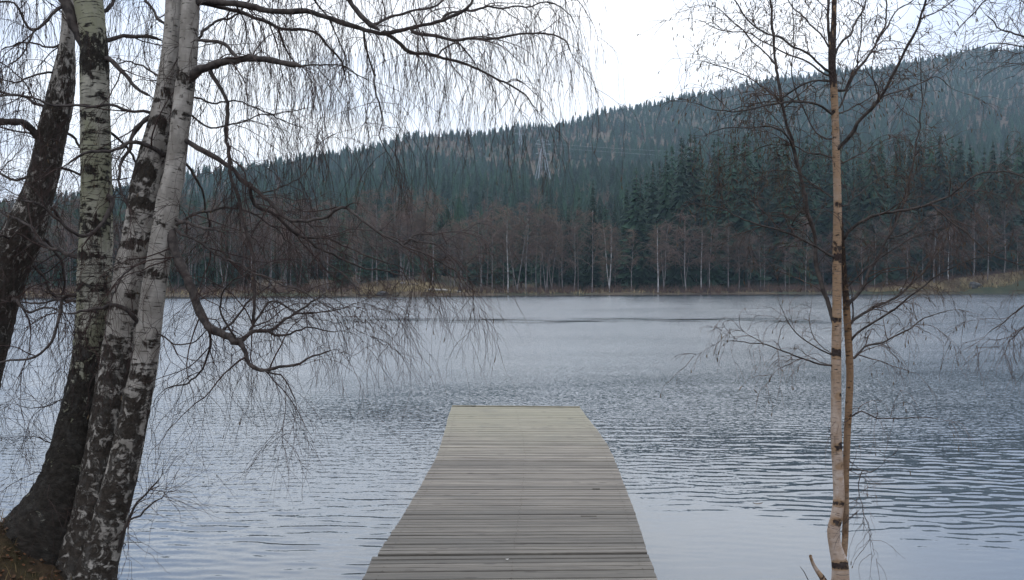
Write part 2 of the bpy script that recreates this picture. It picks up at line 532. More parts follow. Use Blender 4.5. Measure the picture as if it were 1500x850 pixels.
first = {}
for n_, i in enumerate(single):
    x, y, h, q, _ = spruces[i]
    z0 = float(hill_z(np.array(x), np.array(y)))
    k = int(g.integers(0, 7))
    if k not in first:
        e = empty('spruce_tree'); c = obj('crown', sp_var[k][0], e); t_ = obj('trunk', sp_var[k][1], e)
        first[k] = (e, c, t_)
    else:
        e0, c0, t0 = first[k]
        e = e0.copy(); COL.objects.link(e)
        for ch in (c0, t0):
            c = ch.copy(); COL.objects.link(c); c.parent = e
    e.location = (x, y, z0 - .1); e.rotation_euler = (g.uniform(-.02, .02), g.uniform(-.02, .02), g.uniform(0, 6.28))
    wdt = h * g.uniform(.85, 1.15) * (1.15 if h < 16 else 1)
    e.scale = (wdt, wdt, h)
    lb, gr = sp_label(q, y, h)
    tag(e, lb, 'spruce', gr)

low = [spruce_low(g, 8, 6, r_) for r_ in (.17, .2, .23, .26)]
V, T, TN, n = [], [], [], 0
for i in rest:
    x, y, h, q, _ = spruces[i]
    z0 = float(hill_z(np.array(x), np.array(y)))
    v, tt = low[int(g.integers(0, 4))]
    a = g.uniform(0, 6.28); w_ = h * g.uniform(.85, 1.4) * (1.25 if h < 10 else 1)
    cx, sx = math.cos(a) * w_, math.sin(a) * w_
    V.append(np.stack([v[:, 0] * cx - v[:, 1] * sx + x, v[:, 0] * sx + v[:, 1] * cx + y, v[:, 2] * h + z0 - .2], -1))
    T.append(tt + n); n += len(v)
    TN.append(np.full(len(v), g.random()))
so_ = obj('spruce_forest', mesh('spruce_forest', np.concatenate(V), None, np.concatenate(T), False, attrs={'tone': np.concatenate(TN)}), None, M['needle_far'])
tag(so_, 'hazy blue green spruce forest covering the hillside up to the ridge', 'spruce forest', kind='stuff')

# bare broadleaf trees on the slope
V, Q, n = [], [], 0
K = 46
V2, TN, cnt = [], [], 0
P_, R_ = [], []
for (x, y, z0, h, s_) in decid:
    kk = K if y < 500 else 26
    th = g.uniform(.18, .9, kk)
    a = g.uniform(0, 6.28, kk)
    st = np.stack([np.zeros(kk), np.zeros(kk), th * h * .85], -1)
    d = np.stack([np.cos(a), np.sin(a), g.uniform(.5, 1.6, kk)], -1)
    pt = grow(st, d, h * .3 * (1.15 - th * .75), 3, .3, .2, g)
    st[0] = 0; pt[0] = [(0, 0, -.3), (.1, 0, h * .5), (.05, .1, h * .95)]
    pt += np.array([x, y, z0])
    P_.append(pt)
    w_ = (.00011 if y < 500 else .00016) * y
    rr = np.tile(np.array([1.0, .7, .25]) * w_, (kk, 1)); rr[0] = np.array([.14, .10, .03])
    R_.append(rr); TN.append(np.full(kk, g.random()))
v, q_ = tubes(np.concatenate(P_), np.concatenate(R_), 3)


def bare_mat(name):
    m, nt, out = mat(name); t = NT(nt)
    a = t.attr('tone')
    c = t.mix(a, (.10, .072, .062), (.165, .105, .065))
    t.set(out.inputs[0], t.bsdf(c, .85, .15)); return m


o = obj('bare_wood', mesh('bare_wood', v, q_, None, True, attrs={'tone': np.repeat(np.concatenate(TN), 9)}), None, bare_mat('bare_wood_twigs'))
tag(o, 'leafless brown and rusty trees scattered among the spruces on the slope', 'bare trees', kind='stuff')

# ------------------------------------------------------------------ far-shore birches
M['far_trunk'] = simple('far_birch_bark', (.22, .205, .20), (.10, .085, .08), 1.3, .8)
M['far_trunk_white'] = simple('far_birch_white_bark', (.50, .49, .48), (.20, .18, .17), 1.1, .8)
M['far_trunk_dull'] = simple('far_dull_bark', (.17, .145, .135), (.075, .06, .055), 1.3, .85)
M['far_twig'] = simple('far_birch_twigs', (.092, .062, .052), (.145, .100, .082), 2.0, .85, rnd=.6, c2=(.14, .095, .065))


def far_birch(g, stems=1, bushy=1.0, fat=1.0):
    """bare birch of unit height 13 m -> trunk mesh data, crown mesh data"""
    H = 13.0
    tv, cv = Bag(), Bag()
    for s_ in range(stems):
        lean = g.uniform(-.05, .05, 2) + (np.array([math.cos(s_ * 2.1), math.sin(s_ * 2.1)]) * .11 if stems > 1 else 0)
        z = np.linspace(-.2, H * g.uniform(.9, 1), 9)
        pts = np.stack([lean[0] * z + .12 * np.sin(z * .5 + s_), lean[1] * z + .12 * np.sin(z * .4 + 1), z], -1)
        rad = np.linspace(.105, .018, 9) * fat * (1 if stems == 1 else .8)
        v, q = tubes(pts[None], rad[None], 7); tv.add(v, q)
        nb = int(26 * bushy / stems ** .5)
        t = g.uniform(.28, .97, nb); f = t * 8; i = np.minimum(f.astype(int), 7)
        p0 = pts[i] + (pts[i + 1] - pts[i]) * (f - i)[:, None]
        a = g.uniform(0, 6.28, nb)
        d = np.stack([np.cos(a), np.sin(a), g.uniform(.7, 1.6, nb)], -1)
        b = grow(p0, d, (1.12 - t) * 4.6 * g.uniform(.6, 1.15, nb) + .4, 6, .55, .13, g)
        v, q = tubes(b, np.linspace(.036, .014, 6)[None] * np.ones((nb, 1)), 4); cv.add(v, q)
        m_ = 16
        bi = np.repeat(np.arange(nb), m_); tt = g.integers(1, 6, nb * m_)
        p1 = b[bi, tt]; dd = norm(b[bi, tt] - b[bi, tt - 1]) + g.normal(size=(nb * m_, 3)) * .75
        c = grow(p1, dd, g.uniform(.6, 1.7, nb * m_), 4, .9, .16, g)
        v, q = tubes(c, np.linspace(.021, .010, 4)[None] * np.ones((nb * m_, 1)), 3); cv.add(v, q)
    return tv, cv


fb_var = []
for k in range(7):
    tv, cv = far_birch(g, (1, 1, 1, 1, 3, 1, 2)[k], (1, .8, 1.15, .9, 1.1, .7, 1)[k], (1, .9, 1.15, 1, 1, .85, 1)[k])
    tm = tv.mesh('birch_trunk', True); cm = cv.mesh('birch_crown', True); cm.materials.append(M['far_twig'])
    tm2 = tm.copy(); tm3 = tm.copy(); tm3.materials.append(M['far_trunk_white']); tm.materials.append(M['far_trunk']); tm2.materials.append(M['far_trunk_dull'])
    fb_var.append((tm, tm2, cm, tm3))
fb_first = {}


def place_far_birch(q, Z, h, k, pale, label, group):
    x = (q - 750) / F * Z; z0 = float(hill_z(np.array(x), np.array(Z)))
    key = (k, pale)
    if key not in fb_first:
        e = empty('birch_tree'); a = obj('trunk', fb_var[k][(1, 0, 3)[int(pale)]], e); b = obj('crown', fb_var[k][2], e)
        fb_first[key] = (e, a, b)
    else:
        e0, a0, b0 = fb_first[key]
        e = e0.copy(); COL.objects.link(e)
        for ch in (a0, b0):
            c = ch.copy(); COL.objects.link(c); c.parent = e
    e.location = (x, Z, z0 - .05); e.rotation_euler = (0, 0, g.uniform(0, 6.28))
    s_ = h / 13.0
    e.scale = (s_ * g.uniform(.85, 1.2), s_ * g.uniform(.85, 1.2), s_)
    tag(e, label, 'birch', group)


named = {743: 'slim birch with a bright white trunk, alone in its gap left of the jetty end', 963: 'tall birch with the brightest white trunk in front of the dark spruce stand',
         1027: 'white trunked birch next to the right of the brightest trunk before the dark spruces', 1390: 'white trunked birch above the yellow grass bank on the far shore',
         893: 'clump of several pale birch stems fanning out from one foot across the lake'}
for q in (420, 480, 524, 546, 552, 588, 592, 600, 632, 660, 664, 677, 703, 720, 743, 757, 770, 786, 800, 824, 840, 868, 893, 925, 963, 971, 1005, 1027, 1040, 1066, 1083, 1113, 1120, 1150, 1180,
          1262, 1282, 1300, 1330, 1352, 1368, 1375, 1390, 1425, 1428, 1447, 1470, 1492, 280, 300, 330, 365, 395):
    Z = shore_d(q) + g.uniform(3.5, 9)
    h = g.uniform(11.5, 17.5)
    nm = q in named
    place_far_birch(q, Z, 14.5 if nm else h, 4 if q == 893 else (2 if nm else int(g.choice([0, 1, 2, 3, 5, 6]))), 2 if nm else 1,
                    named.get(q, 'pale trunked bare birch at the water edge, far shore, ' + ('right of the dark spruce gap' if q > 910 else 'left of the dark spruces')),
                    None if nm else ('pale birches under the dark spruces' if q > 910 else 'pale birches left of the dark spruces'))
for q0 in np.arange(-150, 1660, 12.5):
    for rep in range(1):
        q = q0 + g.uniform(-7, 7)
        Z = shore_d(q) + g.uniform(5, 42)
        h = g.uniform(10, 20) if q < 950 else g.uniform(8, 15)
        if 850 < q < 960: h = g.uniform(6, 11)
        place_far_birch(q, Z, h, int(g.integers(0, 7)), 0, 'dull brown bare tree in the thicket of the far shore, ' + ('below the dark spruces' if q > 910 else 'left of the dark spruces'),
                        'brown bare trees below the dark spruces' if q > 910 else 'brown bare trees left of the dark spruces')

# shoreline grass, brush and stones
V, T, n = [], [], 0
nb = 15000
q = np.concatenate([g.uniform(-200, 1700, 2500), g.uniform(1270, 1560, 9000), g.uniform(530, 670, 3500)])
Z = shore_d(q) + np.abs(g.normal(0, 1, nb)) * 5 + .4
x = (q - 750) / F * Z; z0 = hill_z(x, Z)
h = g.uniform(.3, .95, nb); a = g.uniform(0, 6.28, nb)
b0 = np.stack([x, Z, z0 - .05], -1)
sd = np.stack([np.cos(a), np.sin(a), 0 * a], -1) * .05
tip = b0 + np.stack([g.normal(0, .3, nb) * h, g.normal(0, .3, nb) * h, h], -1)
mid = (b0 + tip) / 2 + UP * .1
vv = np.stack([b0 - sd, b0 + sd, mid + sd * .8, mid - sd * .8, tip], 1).reshape(-1, 3)
ii = np.arange(nb)[:, None] * 5
keep = z0 > .02
o = obj('shore_grass', mesh('shore_grass', vv, (ii + np.array([0, 1, 2, 3]))[keep], (ii + np.array([3, 2, 4]))[keep], True), None,
        simple('dry_shore_grass', (.16, .12, .066), (.38, .30, .17), .25, .9))
tag(o, 'dry yellow grass along the far waterline', 'grass', kind='stuff')
nb = 2600
q = np.concatenate([g.uniform(-200, 1700, 1900), g.uniform(1000, 1500, 700)])
Z = shore_d(q) + np.abs(g.normal(0, 1, nb)) * 9 + 1.0
x = (q - 750) / F * Z; z0 = hill_z(x, Z)
m_ = 12
p0 = np.repeat(np.stack([x, Z, z0], -1), m_, 0)
d = g.normal(size=(nb * m_, 3)) * .55 + UP
br = grow(p0, d, np.repeat(g.uniform(.6, 2.6, nb), m_) * g.uniform(.6, 1, nb * m_), 4, .2, .2, g)
v, q_ = tubes(br, np.linspace(.02, .008, 4)[None] * np.ones((len(br), 1)), 3)
o = obj('shore_brush', mesh('shore_brush', v, q_), None, simple('bare_brush', (.085, .058, .052), (.16, .10, .075), .4, .9))
tag(o, 'low tangle of bare reddish brush under the trees of the far shore', 'brush', kind='stuff')


def stone_mesh(name, g, m_):
    import bmesh
    bm = bmesh.new(); bmesh.ops.create_icosphere(bm, subdivisions=3, radius=1)
    ph = g.uniform(0, 6, 6)
    for v in bm.verts:
        c = v.co
        s_ = 1 + .18 * math.sin(c.x * 3 + ph[0]) * math.sin(c.y * 2.6 + ph[1]) + .13 * math.sin(c.z * 4 + ph[2] + c.x * 2) + .05 * math.sin(c.x * 9 + ph[3]) * math.sin(c.y * 8 + ph[4] + c.z * 7)
        v.co = c * s_
    me = bpy.data.meshes.new(name); bm.to_mesh(me); bm.free(); me.polygons.foreach_set('use_smooth', [True] * len(me.polygons)); me.materials.append(m_)
    return me


M['stone'] = simple('lichened_stone', (.17, .16, .15), (.36, .34, .31), 1.6, .9)
st = [('palest round stone on the grassy point across the lake', 591, 3.2, .55, .35, .5), ('long flat pale stone right of the round one on the far point', 606, 3.0, 1.1, .5, .25),
      ('low broad grey rock slab running to the tip of the far point', 640, 1.0, 2.6, 1.2, .35), ('small grey stone at the tip of the far point', 668, .6, .8, .5, .25),
      ('dark wet rock at the left foot of the far grassy point', 560, .2, 1.2, .7, .4), ('dark grey rock below the yellow grass bank on the right far shore', 1428, .2, 1.3, .8, .8),
      ('small pale stone where the yellow grass bank meets the water', 1322, .1, .9, .5, .3)]
M['stone_dark'] = simple('wet_stone', (.05, .047, .044), (.11, .105, .10), 1.6, .8)
for lb, q, dz, a, b, c in st:
    Z = float(shore_d(q)) + dz + .8; x = (q - 750) / F * Z
    o = obj('boulder', stone_mesh('boulder', g, M['stone_dark' if q > 1400 or q == 560 else 'stone']))
    o.location = (x, Z, max(float(hill_z(np.array(x), np.array(Z))), 0) + c * .3); o.scale = (a, b, c); tag(o, lb, 'boulder', 'stones on the far shore')

# ------------------------------------------------------------------ pylons and cables
M['steel'] = simple('galvanised_steel', (.24, .26, .28), (.34, .36, .38), 3, .5, .5)
M['cable'] = simple('aluminium_cable', (.22, .23, .25), (.30, .31, .33), 3, .5, .5)


def pylon(q, Z, H, wb, label):
    x = (q - 750) / F * Z; z0 = float(hill_z(np.array(x), np.array(Z)))
    e = empty('pylon', (x, Z, z0), R(14)); tag(e, label, 'pylon')
    wt, wz = .9, H * .80
    def cor(t, i):
        w = (wb + (wt - wb) * t) / 2
        return np.array([(-w, w, w, -w)[i], (-w, -w, w, w)[i], t * wz])
    for i in range(4):
        b = Bag(); b.bar(cor(0, i) - UP * .5, cor(1, i), .24); obj('leg', b.mesh('pylon_leg'), e, M['steel'])
    b = Bag(); lv = [0, .36, .64, .84, 1]
    for a0, a1 in zip(lv[:-1], lv[1:]):
        for i in range(4):
            j = (i + 1) % 4
            b.bar(cor(a0, i), cor(a1, j), .028); b.bar(cor(a0, j), cor(a1, i), .028); b.bar(cor(a1, i), cor(a1, j), .06)
    obj('bracing', b.mesh('pylon_bracing'), e, M['steel'])
    b = Bag()
    for i in range(4):
        b.bar(cor(1, i), (0, 0, H), .14)
    obj('peak', b.mesh('pylon_peak'), e, M['steel'])
    arms = []
    for zz, w in ((.80, 5.5), (.88, 4.2), (.58, 4.8)):
        b = Bag()
        for s_ in (-1, 1):
            b.bar((0, -.4, zz * H), (s_ * w, 0, zz * H + .5), .11); b.bar((0, .4, zz * H), (s_ * w, 0, zz * H + .5), .11); b.bar((0, 0, zz * H + 1.7), (s_ * w, 0, zz * H + .5), .09)
            ins = Bag(); 
            arms.append(np.array([s_ * w, 0, zz * H + .5]))
        obj('crossarm', b.mesh('pylon_arm'), e, M['steel'])
    for p in arms:
        b = Bag(); v, q_ = tubes(np.array([[p, p - UP * .4, p - UP * .8, p - UP * 1.2, p - UP * 1.6]]), np.array([[.05, .14, .08, .14, .05]]), 6); b.add(v, q_)
        obj('insulator', b.mesh('insulator', True), e, M['cable'])
    c, s_ = math.cos(R(14)), math.sin(R(14))
    return [np.array([x + p[0] * c - p[1] * s_, Z + p[0] * s_ + p[1] * c, z0 + p[2] - 1.6]) for p in arms]


arms = pylon(PYL[0], PYL[1], 29, 8.5, 'tall steel lattice pylon on the far wooded slope')
pylon(762, 800, 19, 2.6, 'small thin pole-like pylon left of the tall lattice pylon')
for k, (p, lb) in enumerate(zip(arms[:4], ('lower cable of the tall pylon, near side', 'lower cable of the tall pylon, far side', 'upper cable of the tall pylon, near side', 'upper cable of the tall pylon, far side'))):
    e_ = np.array([560.0, 700 + 8 * (k % 2), 118 + 7 * (k // 2)])
    t = np.linspace(0, 1, 40)[:, None]
    pts = p + (e_ - p) * t - UP * 16 * (4 * t * (1 - t))
    v, q_ = tubes(pts[None], np.full((1, 40), .028), 4)
    tag(obj('power_cable', mesh('power_cable', v, q_), None, M['cable']), lb + ', sagging over the slope', 'cable', 'power line cables')

# ------------------------------------------------------------------ lake
def waves(x, y, step):
    """gentle wind ripples; step = local grid spacing, components finer than it are left to the shader"""
    h = np.zeros_like(x)
    gw = np.random.default_rng(8)
    for i in range(70):
        lam = gw.uniform(.09, .20) * (1 + .9 * gw.random() ** 3)
        th = gw.normal(0, .24) + .08
        k = 2 * np.pi / lam
        dx, dy = math.sin(th), math.cos(th)
        s_ = gw.uniform(.6, 1.4) * .0145
        fade = np.clip((lam / np.maximum(step, 1e-6) - 2.2) / 2.0, 0, 1)
        grp = .6 + .5 * np.sin(x * gw.uniform(.3, .9) + y * gw.uniform(.2, .7) + gw.uniform(0, 6))
        h += s_ / k * np.sin(k * (dx * x + dy * y) + gw.uniform(0, 6.28)) * fade * grp
    return h


def calm(x, y):
    """0 in the sheltered water by the bank, 1 out in the wind"""
    lim = np.where(x > .0, 8.1 + .22 * np.abs(x - 1.5) * 0 + .28 * np.sin(x * 1.3) - .25 * np.clip(x - 2.5, -2, 4), 5.2 + .3 * np.sin(x * 1.7))
    sm = np.clip((y - lim + .7) / 3.6, 0, 1)
    sm = sm * sm * (3 - 2 * sm)
    far = np.clip((y - 9.0 - .8 * np.clip(x, -3, 4)) / 7.0, 0, 1)
    return (.10 + .90 * sm) * (1 - .75 * far)


pyr = np.concatenate([np.arange(1120, 900, -4.0), np.arange(900, 470, -.75), np.arange(470, 433, -1.0)])
yr = CAM_H * F / (pyr - HOR)
yr = np.concatenate([yr, np.linspace(yr[-1] + 8, 330, 14)])
pxc = np.concatenate([np.linspace(-1500, -160, 40), np.arange(-150, 1650, 3.0), np.linspace(1660, 3000, 40)])
S, Y = np.meshgrid((pxc - 750) / F, yr)
X = S * Y
stp = np.gradient(yr)[:, None] * np.ones_like(X)
H_ = waves(X, Y, np.maximum(stp, X * 0 + 3 / F * Y)) * calm(X, Y)


def water_material():
    m, nt, out = mat('lake_water'); t = NT(nt)
    pos = t.n('ShaderNodeNewGeometry')
    sep = t.n('ShaderNodeSeparateXYZ', i0=pos.outputs['Position'])
    x, y = sep.outputs[0], sep.outputs[1]
    def slopes(vec, sc_, det):
        n = t.noise(t.vm('MULTIPLY', pos.outputs['Position'], vec), sc_, det, .55)
        return t.vm('SUBTRACT', n.outputs['Color'], (.5, .5, .5))
    s1 = slopes((18.0, 26.0, 1), 1.0, 2.0)
    s2 = slopes((46.0, 60.0, 1), 1.0, 2.0)
    s3 = slopes((.35, .8, 1), .5, 2.0)
    # wind: grows outwards from the bank, with a calm streak across the lake and still water under the far shore
    wob = t.noise(t.vm('MULTIPLY', pos.outputs['Position'], (.03, .05, 0)), 1.0, 3.0)
    yw = t.m('ADD', y, t.m('MULTIPLY_ADD', wob.outputs[0], 5.0, -2.5))
    wind = t.ss(t.m('ADD', y, t.m('MULTIPLY', t.m('MINIMUM', t.m('MAXIMUM', x, -3.0), 3.0), -.6)), 6.5, 14.5)
    streak = t.m('MULTIPLY', t.ss(yw, 45.5, 50.5), t.m('SUBTRACT', 1.0, t.ss(yw, 53.0, 60.0)))
    xr = t.m('MULTIPLY', t.ss(x, -24.0, 4.0), t.m('SUBTRACT', 1.0, t.ss(x, 10.0, 24.0)))
    streak = t.m('MULTIPLY', streak, xr)
    brk = t.noise(t.vm('MULTIPLY', pos.outputs['Position'], (.22, .5, 0)), 1.0, 4.0, .6)
    px = t.m('MULTIPLY', t.m('DIVIDE', x, y), 1.0)
    still = t.ss(t.m('SUBTRACT', y, t.m('MULTIPLY', px, 62.0)), 134.0, 168.0)
    gust = t.noise(t.vm('MULTIPLY', pos.outputs['Position'], (.05, .16, 0)), 1.0, 4.0)
    amp = t.m('MULTIPLY', wind, t.m('MULTIPLY_ADD', gust.outputs[0], 1.5, .25))
    amp = t.m('MULTIPLY', amp, t.m('SUBTRACT', 1.0, t.m('MULTIPLY', streak, t.m('MULTIPLY', t.ss(brk.outputs[0], .38, .6), .8))))
    amp = t.m('MULTIPLY', amp, t.m('SUBTRACT', 1.0, t.m('MULTIPLY', still, .96)))
    amp = t.m('ADD', amp, .03)
    def sc(v, k):
        nd = t.nt.nodes.new('ShaderNodeVectorMath'); nd.operation = 'SCALE'; t.set(nd.inputs[0], v); t.set(nd.inputs['Scale'], k); return nd.outputs[0]
    sl_ = t.vm('ADD', t.vm('ADD', sc(s1, .42), sc(s2, .40)), sc(s3, .14))
    sl_ = sc(sl_, amp)
    # far out only the wave faces turned to the near bank are seen
    sp_ = t.n('ShaderNodeSeparateXYZ', i0=sl_)
    fy = t.m('MULTIPLY', t.m('ABSOLUTE', sp_.outputs[1]), -1.0)
    fmix = t.ss(y, 4.0, 36.0)
    sy_ = t.m('ADD', t.m('MULTIPLY', sp_.outputs[1], t.m('SUBTRACT', 1.0, fmix)), t.m('MULTIPLY', fy, t.m('MULTIPLY', fmix, 2.0)))
    sl_ = t.n('ShaderNodeCombineXYZ', X=t.m('MULTIPLY', sp_.outputs[0], .8), Y=t.m('MULTIPLY', sy_, 1.2), Z=0.0).outputs[0]
    nrm = t.vm('NORMALIZE', t.vm('ADD', pos.outputs['Normal'], sl_))
    gloss = t.n('ShaderNodeBsdfGlossy', Color=(.945, .965, .98, 1), Roughness=.03, Normal=nrm)
    body = t.n('ShaderNodeBsdfDiffuse', Color=(.050, .060, .072, 1))
    fr = t.n('ShaderNodeFresnel', IOR=WATER_IOR, Normal=nrm)
    t.set(out.inputs[0], t.n('ShaderNodeMixShader', i0=fr.outputs[0], i1=body, i2=gloss))
    return m


WATER_IOR = 1.80
lake = obj('lake_water', mesh('lake_water', np.stack([X, Y, H_], -1).reshape(-1, 3), grid_quads(*X.shape)), None, water_material())
tag(lake, 'rippled grey blue lake water between the jetty and the wooded far shore', 'water', kind='structure')

# ------------------------------------------------------------------ near bank
edge = lut([(-60, 5.6), (-6, 5.5), (-3.0, 5.45), (-2.3, 5.2), (-1.9, 4.85), (-1.2, 4.6), (0, 4.5), (1, 4.75), (1.7, 5.05), (2.3, 4.9), (4, 4.8), (8, 5.0), (60, 5.2)])


def bank_z(x, y):
    e = edge(x) + .08 * np.sin(x * 3.1) + .05 * np.sin(x * 7.3)
    z = .33 + .03 * np.sin(x * 1.1 + 1) * np.sin(y * .9) + .012 * np.maximum(0, -y)
    z = z + .34 * np.exp(-((x + 2.75) / .42) ** 2 - ((y - 5.0) / .5) ** 2) + .16 * np.exp(-((x + 3.6) / .8) ** 2 - ((y - 5.2) / .8) ** 2)
    z = z + .06 * np.exp(-((x - 1.7) / .3) ** 2 - ((y - 4.95) / .3) ** 2)
    k = np.clip((y - e) / .75, 0, 1)
    return z * (1 - k) ** 1.0 + (-.55) * k - .25 * np.maximum(y - e - .75, 0)


bx = np.concatenate([np.linspace(-60, -7, 30), np.linspace(-6.9, 7, 280), np.linspace(7.2, 60, 30)])
by = np.concatenate([np.linspace(-50, -1, 30), np.linspace(-.8, 3, 50), np.linspace(3.04, 7.5, 110)])
BX, BY = np.meshgrid(bx, by)


def bank_material():
    m, nt, out = mat('leafy_bank'); t = NT(nt)
    co_ = t.n('ShaderNodeTexCoord').outputs['Object']
    a = t.noise(co_, 9.0, 8.0, .7); b = t.noise(co_, 2.1, 5.0, .6); v = t.n('ShaderNodeTexVoronoi', Vector=co_, Scale=38.0)
    c = t.mix(t.ss(a.outputs[0], .35, .65), (.018, .013, .009), (.060, .040, .024))
    c = t.mix(t.m('MULTIPLY', t.ss(b.outputs[0], .52, .64), .35), c, (.040, .040, .015))
    c = t.mix(t.m('MULTIPLY', t.ss(t.m('MULTIPLY', t.n('ShaderNodeSeparateColor', i0=v.outputs['Color']).outputs[0], t.ss(v.outputs['Distance'], .5, .2)), .72, .8), .8), c, (.17, .075, .04))
    t.set(out.inputs[0], t.bsdf(c, .95, .1, t.bump(a.outputs[0], .8, .03)))
    return m


bank = obj('lake_bank', mesh('lake_bank', np.stack([BX, BY, bank_z(BX, BY)], -1).reshape(-1, 3), grid_quads(*BX.shape)), None, bank_material())
tag(bank, 'mossy leaf strewn bank at the near edge of the lake', 'bank', kind='structure')
nb = 4200
x = g.uniform(-5.5, 5.5, nb); y = g.uniform(2.2, 5.4, nb)
x[:900] = g.normal(-2.75, .5, 900); y[:900] = g.normal(4.75, .35, 900)
ok = (y < edge(x) + .05) & ~((np.abs(x) < .95) & (y > 3.6))
x, y = x[ok], y[ok]; nb = len(x); z0 = bank_z(x, y)
hh = g.uniform(.02, .085, nb); a = g.uniform(0, 6.28, nb)
b0 = np.stack([x, y, z0 - .01], -1); sd = np.stack([np.cos(a), np.sin(a), 0 * a], -1) * .0022
tip = b0 + np.stack([g.normal(0, .55, nb) * hh, g.normal(0, .55, nb) * hh, hh], -1); mid = b0 * .5 + tip * .5 + UP[None] * hh[:, None] * .18
vv = np.stack([b0 - sd, b0 + sd, mid + sd * .8, mid - sd * .8, tip], 1).reshape(-1, 3); ii = np.arange(nb)[:, None] * 5
tag(obj('bank_grass', mesh('bank_grass', vv, ii + np.array([0, 1, 2, 3]), ii + np.array([3, 2, 4])), None, simple('withered_grass', (.05, .040, .018), (.15, .105, .05), 3, .9)),
    'thin withered grass on the near bank', 'grass', kind='stuff')
# fallen leaves
nb = 2600
x = g.uniform(-5.5, 5.5, nb); y = g.uniform(2.2, 5.4, nb); x[:900] = g.normal(-2.7, .4, 900); y[:900] = g.normal(4.75, .35, 900)
ok = (y < edge(x)) & ~((np.abs(x) < .95) & (y > 3.6)); x, y = x[ok], y[ok]; nb = len(x)
c = np.stack([x, y, bank_z(x, y) + .012], -1); u = norm(g.normal(size=(nb, 3)) * np.array([1, 1, .35])); w = norm(np.cross(u, norm(g.normal(size=(nb, 3)) * .4 + UP)))
L = g.uniform(.008, .019, nb)[:, None]
vv = np.stack([c - u * L, c - w * L * .6, c + u * L, c + w * L * .6], 1) + UP * g.uniform(0, .008, (nb, 4, 1))
tag(obj('fallen_leaves', mesh('fallen_leaves', vv.reshape(-1, 3), np.arange(nb * 4).reshape(-1, 4)), None, simple('dead_leaves', (.045, .024, .014), (.12, .065, .032), 5, .8)),
    'dead brown leaves scattered on the near bank', 'leaves', kind='stuff')

# ------------------------------------------------------------------ jetty
Wd = 1.62
rowsJ = [(596, 663, 848), (612, 657.5, 859), (630, 653, 874), (650, 647, 888), (672, 640, 898), (713, 617, 914), (760, 590, 931), (805, 557, 946), (850, 539, 960)]
Lp, Rp = [], []
for y_, l, r in rowsJ:
    Z = F * Wd / (r - l)
    Lp.append(P(l, y_, Z)); Rp.append(P(r, y_, Z))
Lp, Rp = np.array(Lp)[::-1], np.array(Rp)[::-1]
# extend towards the bank
for A in (0,):
    dl = (Lp[0] - Lp[2]) * np.array([.2, 1, .3]); dr = (Rp[0] - Rp[2]) * np.array([.2, 1, .3])
    Lp = np.concatenate([[Lp[0] + dl * 1.1], Lp]); Rp = np.concatenate([[Rp[0] + dr * 1.1], Rp])
yc = (Lp[:, 1] + Rp[:, 1]) / 2
zc = np.convolve(np.concatenate([[(Lp[0, 2] + Rp[0, 2]) / 2] * 1, (Lp[:, 2] + Rp[:, 2]) / 2, [(Lp[-1, 2] + Rp[-1, 2]) / 2]]), [.25, .5, .25], 'valid')
ys = np.linspace(yc[0], yc[-1], 200)


def jet(y):
    return (np.array([np.interp(y, yc, Lp[:, 0]), y + .0, np.interp(y, yc, zc)]), np.array([np.interp(y, yc, Rp[:, 0]), y + .0, np.interp(y, yc, zc)]))


def wood_material(name, dark=1.0, plain=False):
    m, nt, out = mat(name); t = NT(nt)
    co_ = t.n('ShaderNodeTexCoord').outputs['Object']
    tone = t.attr('tone')
    off = t.n('ShaderNodeCombineXYZ', X=t.m('MULTIPLY', tone, 37.0), Y=t.m('MULTIPLY', tone, 11.0), Z=0.0)
    v = t.vm('ADD', co_, off.outputs[0])
    gr = t.noise(t.vm('MULTIPLY', v, (2.2, 75, 20)), 1.0, 6.0, .65, .3)
    gr2 = t.noise(t.vm('MULTIPLY', v, (5, 190, 40)), 1.0, 3.0, .6)
    bl = t.noise(co_, 1.7, 5.0, .6)
    k = dark
    c = t.mix(t.ss(gr.outputs[0], .3, .7), (.072 * k, .059 * k, .046 * k), (.205 * k, .180 * k, .146 * k))
    c = t.mix(t.m('MULTIPLY', t.ss(gr2.outputs[0], .55, .72), .5), c, (.040 * k, .036 * k, .031 * k))
    hs = t.n('ShaderNodeHueSaturation', Color=c, Value=t.m('MULTIPLY_ADD', tone, .85, .58)); c = hs.outputs[0]
    y = t.n('ShaderNodeSeparateXYZ', i0=co_).outputs[1]
    alg = t.m('MULTIPLY', t.ss(t.m('ADD', y, t.m('MULTIPLY', bl.outputs[0], 3.0)), 9.6, 13.2), .55)   # yellow green algae on the outer boards
    c = t.mix(alg, c, (.25 * k, .235 * k, .155 * k))
    c = t.mix(t.m('MULTIPLY', t.ss(bl.outputs[0], .52, .68), .3), c, (.085 * k, .08 * k, .07 * k))
    near_dark = t.m('MULTIPLY', t.ss(t.m('ADD', y, t.m('MULTIPLY', bl.outputs[0], 4.0)), 11.5, 7.5), .38)     # boards get darker towards the bank, along an uneven edge
    c = t.mix(near_dark, c, (.060 * k, .055 * k, .046 * k))
    st = t.noise(t.vm('MULTIPLY', co_, (1.1, 4.5, 1)), 1.0, 7.0, .7, .8)
    c = t.mix(t.m('MULTIPLY', t.ss(st.outputs[0], .56, .7), .45), c, (.05 * k, .044 * k, .037 * k))
    kn = t.n('ShaderNodeTexVoronoi', Vector=t.vm('MULTIPLY', v, (3.2, 12, 1)), Scale=1.0)
    c = t.mix(t.m('MULTIPLY', t.ss(kn.outputs['Distance'], .17, .08), .7), c, (.035 * k, .028 * k, .022 * k))     # knots
    t.set(out.inputs[0], t.bsdf(c, .66, .3, t.bump(gr.outputs[0], .5, .004)))
    return m


